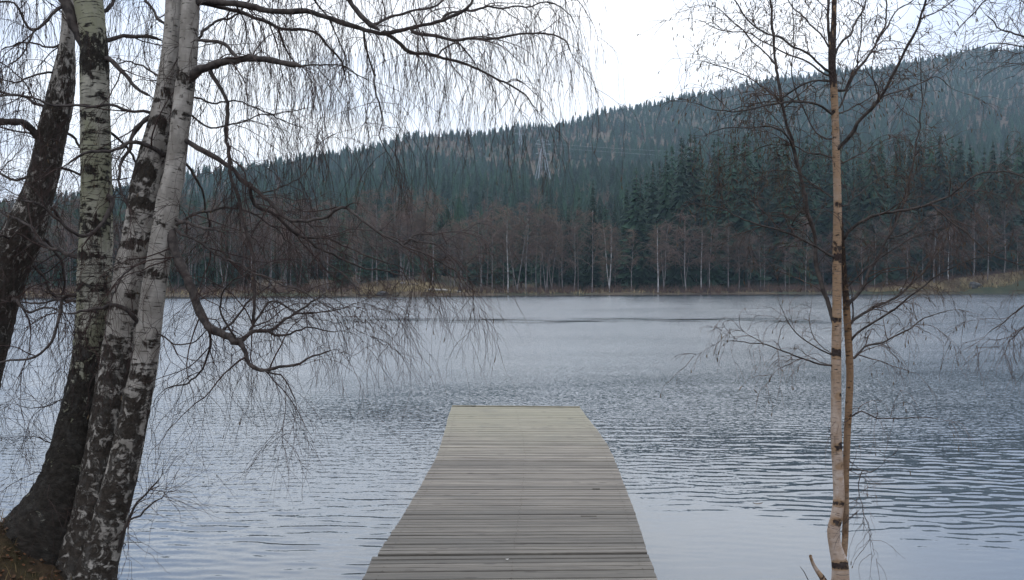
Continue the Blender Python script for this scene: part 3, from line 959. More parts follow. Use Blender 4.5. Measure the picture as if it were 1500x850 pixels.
M['plank'] = wood_material('weathered_planks')
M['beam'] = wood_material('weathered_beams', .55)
jetty = empty('wooden_jetty', (0, 0, 0))
tag(jetty, 'long grey plank jetty curving slightly out over the lake', 'jetty')
HINGE = np.interp(806, [805, 850], [F * Wd / (946 - 557), F * Wd / (960 - 539)])
notch = {0: []}
def decks(y0, y1, name, over):
    b = Bag(); y = y0; pitch = .066
    k = 0
    while y < y1 - .02:
        w = min(pitch - .006, y1 - y)
        e0, e1 = g.uniform(-.002, .002), g.uniform(-.002, .002)
        skew = np.array([0, np.interp(y, [5.2, 12], [.05, -.10]), 0])      # boards run a touch askew
        dz = g.uniform(-.0025, .0025)
        def lerp(s, near):
            yy_ = (y if near else y + w) + skew[1] * (s - .5)
            A, B = jet(yy_)
            return A + (B - A) * s + UP * dz
        tone = float(np.clip(g.normal(.5, .27), 0, 1))
        s0, s1 = -.006 + e0 - over, 1.006 + e1 + over * .0
        holes = [h for h in HOLES if y <= h[1] < y + pitch]
        cuts = [s0]
        for h in holes: cuts += [h[0] - h[2], h[0] + h[2]]
        cuts.append(s1)
        for i in range(len(cuts) - 1):
            c0, c1 = cuts[i], cuts[i + 1]
            top = [lerp(c0, True), lerp(c1, True), lerp(c1, False), lerp(c0, False)]
            if i % 2 == 1:   # broken out near edge of the board
                top[0] = top[0] * .45 + top[3] * .55; top[1] = top[1] * .5 + top[2] * .5
            top = np.array(top)
            # chamfered upper edges: a lower outer ring and a slightly inset top
            cen = top.mean(0)
            ins = .004
            t2 = top.copy(); t2[:2, 1] += ins; t2[2:, 1] -= ins
            low = top - UP * .004; bot = top - UP * .034
            v = np.concatenate([bot, low, t2])
            q = [(3, 2, 1, 0), (8, 9, 10, 11)]
            for r_ in (0, 4):
                for j in range(4):
                    q.append((r_ + j, r_ + (j + 1) % 4, r_ + 4 + (j + 1) % 4, r_ + 4 + j))
            b.add(v, q, tone=tone)
        y += pitch; k += 1
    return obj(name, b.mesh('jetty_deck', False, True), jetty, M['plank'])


def yof(py): return float(np.interp(py, [r[0] for r in rowsJ], [F * Wd / (r[2] - r[1]) for r in rowsJ]))


HOLES = [(.80, yof(757), .034), (.86, yof(717), .018)]
yA, yE = yc[0], yc[-1]
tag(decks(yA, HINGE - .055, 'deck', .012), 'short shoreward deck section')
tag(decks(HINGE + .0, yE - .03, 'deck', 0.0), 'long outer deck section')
# side beams, middle bearer, end board, floats
def beam(sfrac, y0, y1, zt, zb, hw, name):
    ys_ = np.linspace(y0, y1, 24); b = Bag(); v = []
    for y in ys_:
        a, c = jet(y); p = a + (c - a) * sfrac
        for dx, dz in ((-hw, zb), (hw, zb), (hw, zt), (-hw, zt)): v.append(p + np.array([dx, 0, dz]))
    q = [(0, 1, 2, 3), tuple(4 * 23 + i for i in (3, 2, 1, 0))]
    for i in range(23):
        for j in range(4): q.append((4 * i + j, 4 * i + 4 + j, 4 * i + 4 + (j + 1) % 4, 4 * i + (j + 1) % 4))
    b.add(v, q, tone=.5)
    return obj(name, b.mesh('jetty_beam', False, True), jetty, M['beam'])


for s_ in (.03, .5, .97):
    beam(s_, yA + .05, HINGE - .10, -.037, -.19, .035, 'bearer')
    beam(s_, HINGE + .03, yE - .06, -.037, -.19, .035, 'bearer')
b = Bag(); a, c = jet(yE - .022)
d_ = np.array([0, .05, 0])
c8 = [a + [-.01, -.006, -.16], c + [.01, -.156 + .05, -.16], c + [.01, -.12 + .05, -.16], a + [-.01, .03, -.16], a + [-.01, -.006, .012], c + [.01, -.156 + .05, .012], c + [.01, -.12 + .05, .012], a + [-.01, .03, .012]]
c8 = [p + np.array([0, .055, 0]) for p in c8]
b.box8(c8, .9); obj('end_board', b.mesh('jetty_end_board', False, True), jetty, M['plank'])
M['float'] = simple('black_float', (.02, .02, .02), (.05, .05, .05), 4, .6)
for y in (HINGE + .9, yE - 1.0):
    a, c = jet(y)
    b = Bag(); b.box(a[0] + .18, c[0] - .18, y - .45, y + .45, -.12, a[2] - .195, .5)
    obj('float', b.mesh('jetty_float'), jetty, M['float'])
for (s_, y) in ((.06, yE - 3.2), (.94, yE - 3.2), (.06, HINGE - .35), (.94, HINGE - .35)):
    a, c = jet(y); p = a + (c - a) * s_
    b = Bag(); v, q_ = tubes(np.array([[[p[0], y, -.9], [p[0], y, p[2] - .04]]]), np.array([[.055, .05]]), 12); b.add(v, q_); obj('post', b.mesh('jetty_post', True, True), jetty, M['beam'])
# nail heads over the bearers
b = Bag(); y = HINGE - .6; aa = np.arange(6) / 6 * 6.283
while y < yE - .08:
    for s_ in (.035, .5, .965):
        if g.random() < .12: continue
        yy_ = y + .03 + g.uniform(-.012, .012) + np.interp(y, [5.2, 12], [.05, -.10]) * (s_ - .5)
        if abs(yy_ - HINGE) < .07: continue
        a, c = jet(yy_); p = a + (c - a) * (s_ + g.uniform(-.006, .006)) + UP * .0042
        ring = p + np.stack([np.cos(aa) * .005, np.sin(aa) * .005, 0 * aa], -1)
        b.add(np.concatenate([ring, [p + UP * .0015]]), None, [(i, (i + 1) % 6, 6) for i in range(6)])
    y += .066
M['nail'] = simple('rusty_nail', (.03, .022, .018), (.07, .045, .03), 50, .6)
o = obj('nail_heads', b.mesh('jetty_nails', True), jetty, M['nail']); o['kind'] = 'stuff'
# a pale scrap lying on the boards, a curled leaf afloat
a, c = jet(yof(820)); p = a + (c - a) * .48
b = Bag(); u = np.linspace(-1, 1, 7)
v = [(.022 * s_, t_ * .010 * (1 - s_ * s_) ** .5, .006 * s_ * s_ + .003 * t_ * t_) for s_ in u for t_ in (-1, 0, 1)]
q_ = [(3 * i + j, 3 * i + 3 + j, 3 * i + 4 + j, 3 * i + 1 + j) for i in range(6) for j in (0, 1)]
lf = mesh('dry_leaf', np.array(v), q_)
o = obj('dry_leaf', lf, None, simple('bleached_leaf', (.6, .58, .52), (.75, .73, .68), 40, .7)); o.location = p + UP * .006; o.rotation_euler = (0, 0, .3); o.scale = (.5, .5, .5)
tag(o, 'tiny bleached leaf lying on the shoreward jetty boards', 'leaf')
q0 = P(1110, 741, 2.0 * F / (741 - HOR))
o = obj('floating_leaf', mesh('floating_leaf', np.array(v) * 2.1, q_), None, simple('wet_leaf', (.05, .035, .025), (.09, .06, .04), 30, .4)); o.location = (q0[0], q0[1], .012)
tag(o, 'dark curled leaf floating left of the slim birch', 'leaf')


# ------------------------------------------------------------------ foreground birches
def stem(name, rows, Z0, Z1, parent, material, dark, sides=30, seed=0, lump=.05, flare=None):
    """rows: (centre px, py, width px) from the top down; depth goes Z0 (top) -> Z1 (bottom)"""
    gg = np.random.default_rng(seed)
    r = np.array(rows, float)
    n = len(r); tz = np.linspace(0, 1, n)
    Zs = Z0 + (Z1 - Z0) * tz
    ctr = np.array([P(a, b, z) for (a, b, c), z in zip(r, Zs)])
    data = np.concatenate([ctr, (r[:, 2] / F * Zs / 2)[:, None], r[:, 1:2]], 1)
    d = resample(data, .022)
    c, rad, py = d[:, :3], d[:, 3], d[:, 4]
    arc = np.concatenate([[0], np.cumsum(np.linalg.norm(np.diff(c, axis=0), axis=1))])
    N = len(c)
    t = norm(np.gradient(c, axis=0))
    u = norm(np.cross(t, np.array([0, 1.0, 0]))); w = np.cross(u, t)
    a = np.arange(sides + 1) / sides * 2 * np.pi
    A, S_ = np.meshgrid(a, arc)
    ph = gg.uniform(0, 6.28, 12)
    dis = sum(gg.uniform(.4, 1) / (k * .8) * np.sin(k * A + ph[k] + np.sin(S_ * (1.2 + k) + ph[k + 5]) * 1.2) for k in (2, 3, 4, 5)) * lump
    dk = dark(py, A)
    rough = sum(np.sin(A * kk + S_ * ss + p_) for kk, ss, p_ in ((9, 40, 1), (13, -55, 2), (7, 90, 3), (17, 30, 5))) * .012
    dis = dis + rough * np.clip(dk * 1.6, .1, 1.2)
    RR = rad[:, None] * (1 + dis)
    V = c[:, None, :] + RR[..., None] * (u[:, None, :] * np.cos(A)[..., None] + w[:, None, :] * np.sin(A)[..., None])
    idx = np.arange(N * (sides + 1)).reshape(N, sides + 1)
    Q = np.stack([idx[:-1, :-1], idx[1:, :-1], idx[1:, 1:], idx[:-1, 1:]], -1).reshape(-1, 4)
    Q = Q[:, ::-1]
    uv = np.stack([A * np.median(rad), S_], -1).reshape(-1, 2) + gg.uniform(0, 9, 2)
    me = mesh(name + '_mesh', V.reshape(-1, 3), Q, None, True, uv=uv, attrs={'dark': dk.ravel()})
    HOSTS.append((c, rad))
    return obj(name, me, parent, material), np.concatenate([c, rad[:, None]], 1)


def marks(base, spots, amt=.5, wd=7):
    b = lut(base)
    def f(py, A):
        v = b(py)[:, None] + 0 * A
        for n_, s_ in enumerate(spots):
            k, a_, w_ = s_
            c_ = np.cos(A - 4.71 - math.sin(n_ * 2.7 + k) * .9)
            v = v + a_ * (.25 + .75 * (.5 + .5 * c_)) * np.exp(-((py[:, None] - k - w_ * .8 * (1 - c_)) / (w_ * (.7 + .3 * c_))) ** 2)
        return v
    return f


HOSTS = []            # (points, radii) that a new limb may spring from


def attach(px, py, Z):
    best = None
    for d, r in HOSTS:
        X = 750 + F * d[:, 0] / d[:, 1]; Y = HOR - (d[:, 2] - CAM_H) * F / d[:, 1]
        q = np.hypot(X - px, Y - py) - r * F / d[:, 1] * .6
        i = int(np.argmin(q))
        if best is None or q[i] < best[0]: best = (q[i], d[i], X[i], Y[i])
    return best


def limb(parent, pts, Z0, dZ, w0, w1, material, store, step=.03, sides=9, kink=.006, gg=rng):
    """pts px,py list from the stem outwards; w0,w1 width in px"""
    hit = attach(*pts[0], Z0) if HOSTS else None
    if hit is not None and hit[0] < 26:
        Z0 = float(hit[1][1])
        if hit[0] > -2: pts = [(float(hit[2]), float(hit[3]))] + list(pts)
    n = len(pts)
    sl = np.concatenate([[0], np.cumsum(np.hypot(*np.diff(np.array(pts, float), axis=0).T))]); sl = sl / sl[-1]
    p = np.array([P(a, b, Z0 + dZ * s_) for (a, b), s_ in zip(pts, sl)])
    d = resample(p, step); N = len(d)
    jit = gg.normal(size=(N, 3)) * kink; jit[0] = 0
    jit = (jit + np.roll(jit, 1, 0) + np.roll(jit, -1, 0)) / 1.8
    jit[0] = 0
    d = d + jit
    s_ = np.linspace(0, 1, N)
    r = (w0 + (w1 - w0) * s_ ** .75) / F * Z0 / 2
    r = r * (1 + .10 * np.sin(s_ * 40 + w0) * (r > .006)) 
    r[0] *= 1.25
    r[-1] *= .3
    v, q = tubes(d[None], r[None], sides)
    if parent is not None:
        obj('limb', mesh('birch_limb', v, q), parent, material)
    store.append((d, r)); HOSTS.append((d, r))


def shoots(store, cfg, gg):
    """grow three orders of shoots from traced limbs -> twig mesh data, tips"""
    b = Bag(); tips = []
    for (d, r), c in store:
        seg = np.linalg.norm(np.diff(d, axis=0), axis=1); L = seg.sum()
        dens, l2, droop, m3, m4, weep = c
        K = max(2, int(L * dens))
        t = np.concatenate([gg.uniform(.08, 1, K - 1), [.999]]); f = t * (len(d) - 1); i = np.minimum(f.astype(int), len(d) - 2)
        p0 = d[i] + (d[i + 1] - d[i]) * (f - i)[:, None]; tg = norm(d[i + 1] - d[i])
        pr = norm(gg.normal(size=(K, 3)) * np.array([1, 1, .8]))
        dr = norm(tg * gg.uniform(.3, 1.0, (K, 1)) + pr * .75 + UP * cfg.get('lift', .1))
        dr[-1] = tg[-1]
        LL = l2 * gg.uniform(.4, 1.3, K) * (1.1 - .45 * t)
        s2 = grow(p0, dr, LL, 12, droop * gg.uniform(.3, 1.3, K), .17, gg)
        r0 = np.minimum(r[i] * .55, cfg.get('r2', .0055) * (LL / l2).clip(.4, 1.2))
        v, q = tubes(s2, r0[:, None] * np.linspace(1, .3, 12)[None], 5); b.add(v, q)
        K3 = K * m3; bi = np.repeat(np.arange(K), m3); ti = gg.integers(2, 12, K3)
        p1 = s2[bi, ti]; tg = norm(s2[bi, ti] - s2[bi, ti - 1])
        d1 = norm(tg * .8 + norm(gg.normal(size=(K3, 3))) * .75)
        L3 = cfg['l3'] * gg.uniform(.4, 1.4, K3)
        s3 = grow(p1, d1, L3, 9, weep * gg.uniform(.4, 1.4, K3), .16, gg)
        v, q = tubes(s3, (cfg['r3'] * gg.uniform(.8, 1.2, K3))[:, None] * np.linspace(1, .5, 9)[None], 3); b.add(v, q)
        K4 = K3 * m4
        if K4:
            bi = np.repeat(np.arange(K3), m4); ti = gg.integers(1, 9, K4)
            p2 = s3[bi, ti]; tg = norm(s3[bi, ti] - s3[bi, ti - 1])
            d2 = norm(tg + norm(gg.normal(size=(K4, 3))) * .7)
            s4 = grow(p2, d2, cfg['l4'] * gg.uniform(.4, 1.5, K4), 6, weep * 1.1, .14, gg)
            v, q = tubes(s4, (cfg['r4'] * gg.uniform(.8, 1.2, K4))[:, None] * np.linspace(1, .6, 6)[None], 3); b.add(v, q)
            tips.append((s4[:, -1], norm(s4[:, -1] - s4[:, -2])))
        tips.append((s3[:, -1], norm(s3[:, -1] - s3[:, -2])))
    return b, tips


# ---- many-stemmed birch at the left
clump = empty('birch_tree', tuple(P(90, 850, 5.1)))
clump.location = P(90, 850, 5.1)
tag(clump, 'big birch with three pale stems rising from one dark rooted base beside the jetty', 'birch')
base_off = np.array(clump.location)


def shift(parent):
    """children were meshed in world space: counter the parent's place"""
    from mathutils import Matrix, Vector
    for ch in parent.children:
        ch.matrix_parent_inverse = Matrix.Translation(-Vector(parent.location))


T2 = [(118, -160, 34), (124, -70, 37), (129, 0, 40), (136, 50, 37), (138, 100, 41), (139, 150, 42), (140, 200, 43), (141, 283, 44), (140, 350, 46), (138, 400, 47), (136, 450, 45), (131, 500, 44),
      (127, 540, 46), (122, 580, 54), (116, 620, 62), (108, 670, 74), (98, 710, 84), (84, 745, 100), (66, 785, 128), (48, 830, 160), (38, 880, 190)]
T3 = [(262, -160, 17), (258, -70, 20), (255, 0, 23), (252, 50, 24), (247, 100, 26), (240, 150, 30), (230, 200, 36), (218, 250, 41), (212, 283, 42), (202, 350, 43), (190, 400, 43), (183, 450, 43),
      (176, 500, 45), (169, 545, 48), (162, 600, 52), (155, 650, 54), (146, 710, 58), (136, 770, 66), (122, 830, 84), (116, 890, 100)]
T4 = [(296, -160, 19), (287, -70, 22), (280, 0, 25), (277, 50, 26), (274, 100, 27), (268, 150, 29), (262, 200, 28), (256, 250, 30), (247, 290, 33), (241, 330, 34), (232, 383, 33), (224, 433, 34),
      (218, 483, 35), (211, 540, 37), (203, 575, 40), (195, 616, 42), (179, 690, 46), (166, 740, 47), (155, 790, 50), (142, 835, 58), (132, 890, 72)]
dk2 = marks([(-200, .3), (40, .3), (60, .9), (95, 1.0), (125, .50), (300, .56), (480, .56), (520, .72), (560, 1.0), (650, 1.1), (900, 1.25)], [(175, .35, 5), (330, .4, 7), (375, .3, 5), (420, .35, 5), (490, .35, 6), (250, .3, 5)])
dk3 = marks([(-200, .25), (100, .35), (200, .62), (290, .68), (330, .58), (480, .55), (530, .75), (580, .92), (640, .78), (760, .85), (900, 1.15)], [(140, .45, 9), (180, .4, 8), (250, .45, 12), (300, .3, 8), (355, .25, 6), (450, .3, 5)])
dk4 = marks([(-200, .32), (90, .36), (240, .38), (300, .34), (480, .26), (520, .4), (548, .62), (570, .5), (590, .9), (630, .92), (650, .72), (700, .85), (740, .9), (760, .72), (800, .74), (840, .92), (900, 1.1)],
            [(112, .5, 12), (167, .4, 7), (325, .42, 12), (400, .75, 7), (500, .3, 5), (552, .4, 9)])
_, s2 = stem('trunk', T2, 5.3, 5.15, clump, M['bark_cream'], dk2, seed=2)
_, s3 = stem('trunk', T3, 5.2, 5.08, clump, M['bark_white'], dk3, seed=3)
_, s4 = stem('trunk', T4, 5.0, 4.98, clump, M['bark_white'], dk4, seed=4)
# root ridges spreading from the base
LB = []          # limbs of the tree being built
gl = np.random.default_rng(21)
ML, MT = M['limb'], M['twig']
for pts, Z, dz, w0, w1 in (([(104, 690), (82, 735), (52, 778), (12, 815), (-40, 850), (-90, 890)], 5.16, -.16, 40, 26),):
    st_ = []
    n = len(pts); p = np.array([P(a, b, Z + dz * i / (n - 1)) for i, (a, b) in enumerate(pts)]); d = resample(p, .03)
    r = np.linspace(w0, w1, len(d)) / F * Z / 2 * (1 + .08 * np.sin(np.arange(len(d)) * .9))
    v, q = tubes(d[None], r[None], 16)
    A = np.tile(np.arange(16) / 16 * 6.28 * .08, len(d)); S_ = np.repeat(np.arange(len(d)) * .03, 16)
    obj('root', mesh('birch_root', v, q, uv=np.stack([A, S_], -1), attrs={'dark': np.full(len(v), 1.0)}), clump, M['bark_cream'])

W, H1, H2 = (11, .42, .7, 5, 3, 1.1), (11, .40, 2.0, 4, 3, 2.9), (11, .34, 1.0, 5, 2, 1.0)
# (points, depth, depth drift, widths, shoot style)
CL = [
    # the great upper limb over the water
    ([(288, 4), (350, 6), (390, 15), (450, 16), (500, 35), (530, 41), (558, 48), (600, 43), (640, 29), (680, 15), (694, -6), (712, -40)], 5.0, -.3, 12, 3.5, H1),
    ([(500, -30), (512, 0), (535, 29), (556, 46)], 4.9, -.1, 6, 8, H1),
    ([(606, 44), (640, 53), (680, 60), (730, 57), (760, 51), (800, 49), (828, 58), (842, 82)], 4.75, -.35, 6, 2, H1),
    ([(566, 48), (585, 65), (600, 78), (640, 82), (668, 92), (700, 103), (730, 118), (760, 135), (785, 160)], 4.78, .25, 7, 2, H1),
    ([(545, 36), (570, 26), (600, 17), (630, 14), (650, 0), (690, -25)], 4.85, .3, 5, 2.5, H1),
    ([(650, 24), (700, 14), (760, 10), (800, 4), (830, 14), (842, 40)], 4.7, .3, 4.5, 1.5, H1),
    ([(640, 80), (668, 60), (680, 75), (700, 100)], 4.75, .1, 3, 2, H1),
    # limbs above the frame feeding the hanging curtain
    ([(290, -70), (380, -95), (480, -80), (580, -60), (680, -60), (760, -45), (815, -25), (845, 0)], 5.0, .5, 14, 3, H1),
    ([(270, -100), (330, -130), (420, -110), (520, -60), (620, -30)], 5.1, -.8, 11, 3, H1),
    ([(280, -40), (340, -30), (400, -40), (450, -10), (480, 25)], 5.0, .7, 9, 2.5, H1),
    # second limb
    ([(292, 6), (330, 10), (375, 28), (410, 40), (450, 43), (470, 50), (484, 73), (500, 90), (506, 112)], 5.0, .3, 8, 3, H1),
    ([(405, 39), (415, 63), (428, 88), (440, 95)], 5.1, .2, 4, 2, H1),
    ([(533, 45), (535, 70), (548, 100), (552, 130), (557, 170), (555, 200), (566, 222)], 4.85, .1, 3.5, 1.5, H1),
    # bowed limb with the broken end
    ([(272, 122), (288, 106), (310, 97), (345, 86), (380, 86), (420, 92), (443, 97)], 5.0, -.35, 15, 7, H1),
    ([(350, 86), (335, 70), (318, 60), (288, 58)], 4.95, .1, 6, 5, W),
    ([(304, 99), (320, 120), (330, 150), (333, 190), (334, 225), (344, 275), (356, 320), (366, 355), (372, 400), (373, 450), (370, 480)], 4.97, -.1, 6, 4.5, (6, .4, 1.2, 5, 3, 1.6)),
    ([(440, 97), (470, 92), (500, 96), (540, 120)], 4.7, -.1, 3, 1.5, H1),
    # middle limbs sweeping right and down
    ([(272, 203), (300, 220), (330, 240), (360, 268), (384, 290), (420, 318), (450, 325), (480, 318), (500, 304), (545, 335), (590, 358), (620, 372), (650, 385), (672, 402)], 5.0, -.4, 9, 2, W),
    ([(592, 357), (605, 345), (628, 343), (640, 342)], 4.65, 0, 3, 2, W),
    ([(605, 352), (640, 362), (660, 380), (680, 420)], 4.65, -.1, 3, 1.5, W),
    ([(362, 270), (374, 300), (405, 318), (440, 345), (470, 365), (510, 385), (550, 396), (590, 403)], 5.0, .4, 7, 2, W),
    ([(440, 345), (480, 350), (515, 363), (555, 382), (590, 395), (600, 420)], 5.1, .2, 4, 1.5, W),
    ([(450, 326), (470, 350), (476, 380), (500, 400), (530, 440)], 4.85, -.2, 3.5, 1.5, W),
    ([(385, 283), (430, 268), (455, 240), (470, 210), (490, 198)], 5.0, .3, 2.6, 1.2, H1),
    ([(250, 318), (290, 332), (325, 339)], 5.0, -.3, 6, 3, W),
    ([(255, 335), (290, 355), (330, 378), (370, 400), (420, 420), (460, 436), (490, 455)], 5.0, -.5, 5, 1.5, W),
    ([(260, 330), (300, 310), (340, 305), (390, 325), (430, 360)], 5.05, .5, 5, 2, W),
    # the big hanging limb
    ([(250, 340), (256, 362), (270, 393), (284, 428), (298, 465), (320, 489), (345, 500), (357, 503)], 5.0, -.25, 15, 11, W),
    ([(352, 502), (360, 520), (366, 534), (385, 541), (410, 538), (440, 533), (470, 522), (490, 512)], 4.76, -.2, 8, 2, W),
    ([(352, 500), (370, 486), (395, 486), (420, 470), (450, 448), (480, 425)], 4.76, .3, 7, 2, W),
    ([(395, 486), (425, 490), (450, 482), (475, 488), (500, 484)], 4.78, 0, 5, 1.5, W),
    ([(320, 489), (350, 460), (380, 430), (400, 415)], 4.8, .4, 5, 2, W),
    ([(386, 540), (410, 550), (425, 570), (432, 590)], 4.7, -.1, 4, 1.5, W),
    ([(294, 455), (303, 482), (307, 510), (298, 535), (275, 560), (240, 572)], 4.85, .2, 5, 2, W),
    ([(370, 480), (385, 450), (400, 440), (440, 460), (480, 455), (520, 445)], 4.8, .2, 4, 1.5, W),
    ([(345, 498), (330, 470), (325, 440), (345, 410), (380, 395)], 4.8, -.3, 4, 1.5, W),
    ([(237, 490), (250, 500), (260, 506), (285, 500), (310, 480)], 5.0, -.2, 3, 1.5, W),
    # leftward limbs of the pale stems
    ([(207, 482), (195, 465), (170, 450), (140, 451), (118, 455), (100, 459)], 4.95, -.3, 9, 3, W),
    ([(240, 226), (222, 213), (200, 208), (178, 215), (160, 222), (130, 224), (95, 240)], 5.05, -.3, 8, 3, W),
    ([(158, 60), (180, 53), (210, 54), (240, 60)], 5.2, .2, 7, 5, W),
    ([(156, 84), (175, 100), (195, 125), (220, 140)], 5.25, -.1, 9, 4, W),
    ([(220, 165), (200, 163), (160, 154), (110, 152), (70, 150), (30, 140), (-20, 138)], 5.1, -.3, 5, 2.5, W),
    ([(163, 290), (157, 318), (140, 338), (115, 346), (95, 335), (78, 318), (60, 300), (30, 295)], 5.2, -.4, 9, 2.5, W),
    ([(232, 160), (195, 195), (185, 225), (175, 260), (180, 290)], 5.15, -.2, 8, 3, W),
    ([(225, 380), (205, 383), (185, 400), (165, 430), (160, 450)], 4.95, -.2, 4, 2, W),
    ([(119, 378), (95, 370), (65, 360), (40, 330), (0, 310)], 5.2, .3, 8, 3, W),
    ([(120, 430), (90, 440), (85, 470), (75, 500), (50, 525), (5, 530), (-30, 540)], 5.2, -.3, 7, 2, W),
    ([(118, 440), (80, 440), (40, 445), (0, 440)], 5.25, .3, 5, 2, W),
    ([(112, 580), (80, 590), (50, 600), (20, 590)], 5.2, .2, 2.5, 1, W),
    ([(100, 650), (75, 650), (50, 640), (30, 655)], 5.1, -.2, 2.5, 1, (16, .3, .0, 5, 2, .3)),
    ([(85, 690), (60, 690), (40, 700)], 5.1, -.2, 2.5, 1, (16, .25, .0, 5, 2, .3)),
    # shoot low on the front stem
    ([(168, 808), (180, 788), (188, 768), (191, 750), (202, 735), (215, 722), (232, 700)], 4.98, -.15, 7, 2, (20, .2, -.2, 4, 1, .1)),
    ([(190, 760), (210, 748), (230, 735), (240, 728)], 4.9, -.1, 4, 1.5, (20, .15, -.2, 4, 1, .1)),
    # fork of the left pale stem
    ([(128, 75), (118, 55), (108, 30), (96, 8), (84, -30), (70, -90)], 5.25, .0, 17, 15, W),
    ([(96, 8), (75, 22), (50, 44), (35, 28), (20, 5), (-20, 8)], 5.2, -.2, 6, 2.5, H1),
    ([(50, 44), (38, 70), (25, 90), (8, 97)], 5.1, -.2, 3.5, 2, H1),
    ([(152, 20), (180, -20), (220, -50), (250, -60)], 5.25, .3, 7, 3, H1),
    ([(110, -20), (70, -40), (30, -30), (-20, -50)], 5.25, .4, 7, 3, H1),
    ([(246, 40), (220, 10), (190, -30), (170, -80)], 5.15, .4, 5, 3, H1),
    ([(238, 120), (215, 100), (190, 90), (170, 95)], 5.15, .4, 4, 2, H2),
    ([(160, 190), (185, 215), (200, 250), (190, 280)], 5.2, .4, 5, 2, W),
    ([(285, 60), (310, 35), (345, 20), (385, -20)], 5.0, .6, 5, 2.5, H1),
    ([(281, 140), (310, 150), (350, 150), (400, 165), (450, 160)], 5.0, .6, 3.5, 1.5, H1),
    ([(276, 165), (310, 185), (350, 180), (390, 165), (440, 185)], 5.0, .4, 3.5, 1.5, H1),
    ([(268, 240), (290, 265), (300, 300), (315, 340)], 5.0, .4, 5, 2, W),
    ([(190, 540), (170, 520), (150, 500), (100, 520)], 5.25, .4, 3, 1.5, W),
]
sty = []
for pts, Z, dz, w0, w1, s_ in CL:
    limb(clump, pts, Z, dz, w0, w1, ML, LB, gg=gl); sty.append((LB[-1], s_))
bag, tips = shoots(sty, dict(l3=.28, r3=.0013, l4=.17, r4=.0009, r2=.0042), gl)
# long hanging strings of the curtain
P0 = []
for (d, r), s_ in sty:
    if s_ is H1:
        K = int(len(d) * .56); P0.append(d[gl.integers(int(len(d) * .15), len(d), K)])
P0 = np.concatenate(P0); K = len(P0)
hs = grow(P0, norm(gl.normal(size=(K, 3)) * np.array([.9, .9, .3])), gl.uniform(.2, .95, K), 14, 3.6, .17, gl)
v, q = tubes(hs, np.full((K, 1), .0016) * np.linspace(1, .5, 14)[None], 3); bag.add(v, q)
bi = np.repeat(np.arange(K), 7); ti = gl.integers(2, 14, K * 7)
hd = norm(hs[bi, ti] - hs[bi, ti - 1]) + norm(gl.normal(size=(K * 7, 3))) * .6
h2 = grow(hs[bi, ti], hd, gl.uniform(.05, .22, K * 7), 5, 2.5, .12, gl)
v, q = tubes(h2, np.full((K * 7, 1), .0009) * np.linspace(1, .6, 5)[None], 3); bag.add(v, q)
obj('crown', bag.mesh('birch_crown', True), clump, MT)
tp = np.concatenate([a for a, b in tips]); td = np.concatenate([b for a, b in tips]); pick = gl.random(len(tp)) < np.where(tp[:, 2] > 2.4, .10, .02)
tp, td = tp[pick], td[pick]; K = len(tp)
d_ = norm(td * .4 - UP + gl.normal(size=(K, 3)) * .25); L = gl.uniform(.012, .028, K)[:, None]
v, q = tubes(np.stack([tp, tp + d_ * L * .3, tp + d_ * L * .75, tp + d_ * L], 1), np.tile(np.array([.0009, .0023, .0021, .0007]), (K, 1)), 5)
o = obj('catkins', mesh('catkins', v, q), clump, M['catkin']); o['kind'] = 'stuff'
shift(clump)

# ---- dark leaning birch at the left edge
lean = empty('birch_tree', tuple(P(-110, 830, 5.7)))
tag(lean, 'dark rough barked birch leaning in from beyond the left frame edge', 'birch')
T1 = [(104, -160, 18), (101, -70, 18), (100, 0, 18), (100, 40, 19), (98, 70, 22), (95, 100, 30), (87, 150, 39), (75, 200, 41), (65, 250, 43), (53, 290, 45), (30, 350, 58), (6, 400, 60), (-10, 450, 66), (-24, 500, 72), (-38, 545, 76), (-60, 630, 80), (-85, 720, 90),
      (-105, 790, 110), (-118, 850, 150), (-122, 900, 170)]
dk1 = marks([(-200, .35), (55, .4), (75, .7), (130, .72), (160, .85), (200, 1.0), (300, .85), (330, .9), (420, 1.0), (900, 1.1)], [])
stem('trunk', T1, 5.7, 5.6, lean, M['bark_white'], dk1, seed=9, lump=.06)
LB = []; sty = []
for pts, Z, dz, w0, w1, s_ in [
    ([(56, 202), (44, 190), (30, 179), (0, 175), (-40, 172)], 5.65, -.3, 12, 9, W),
    ([(75, 160), (50, 150), (20, 138), (-20, 130)], 5.7, .2, 5, 3, W),
    ([(40, 260), (15, 262), (-20, 240)], 5.6, .2, 5, 3, W),
    ([(60, 300), (80, 310), (100, 335), (120, 345)], 5.6, .3, 6, 3, W),
    ([(50, 340), (75, 360), (95, 400), (90, 440)], 5.6, .3, 7, 3, W),
    ([(40, 380), (60, 400), (75, 430), (110, 450)], 5.6, .3, 6, 2, W),
    ([(30, 370), (10, 350), (-20, 345)], 5.6, -.3, 5, 3, W),
    ([(20, 440), (45, 455), (70, 450), (100, 458)], 5.6, -.2, 5, 2, W),
    ([(95, 60), (70, 70), (40, 60), (0, 75)], 5.7, .3, 4, 2, H1),
    ([(100, -10), (60, -30), (20, -20), (-20, -40)], 5.7, .3, 6, 3, H1),
    ([(90, 110), (60, 105), (30, 120), (0, 118)], 5.7, -.3, 4, 2, H1),
    ([(80, 190), (105, 200), (130, 225), (175, 235)], 5.7, .4, 5, 2, W),
    ([(70, 240), (100, 250), (140, 265), (190, 260)], 5.7, .4, 5, 2, W)]:
    limb(lean, pts, Z, dz, w0, w1, ML, LB, gg=gl); sty.append((LB[-1], s_))
bag, _ = shoots(sty, dict(l3=.30, r3=.0018, l4=.18, r4=.0012, r2=.0050), gl)
obj('crown', bag.mesh('birch_crown', True), lean, MT); shift(lean)

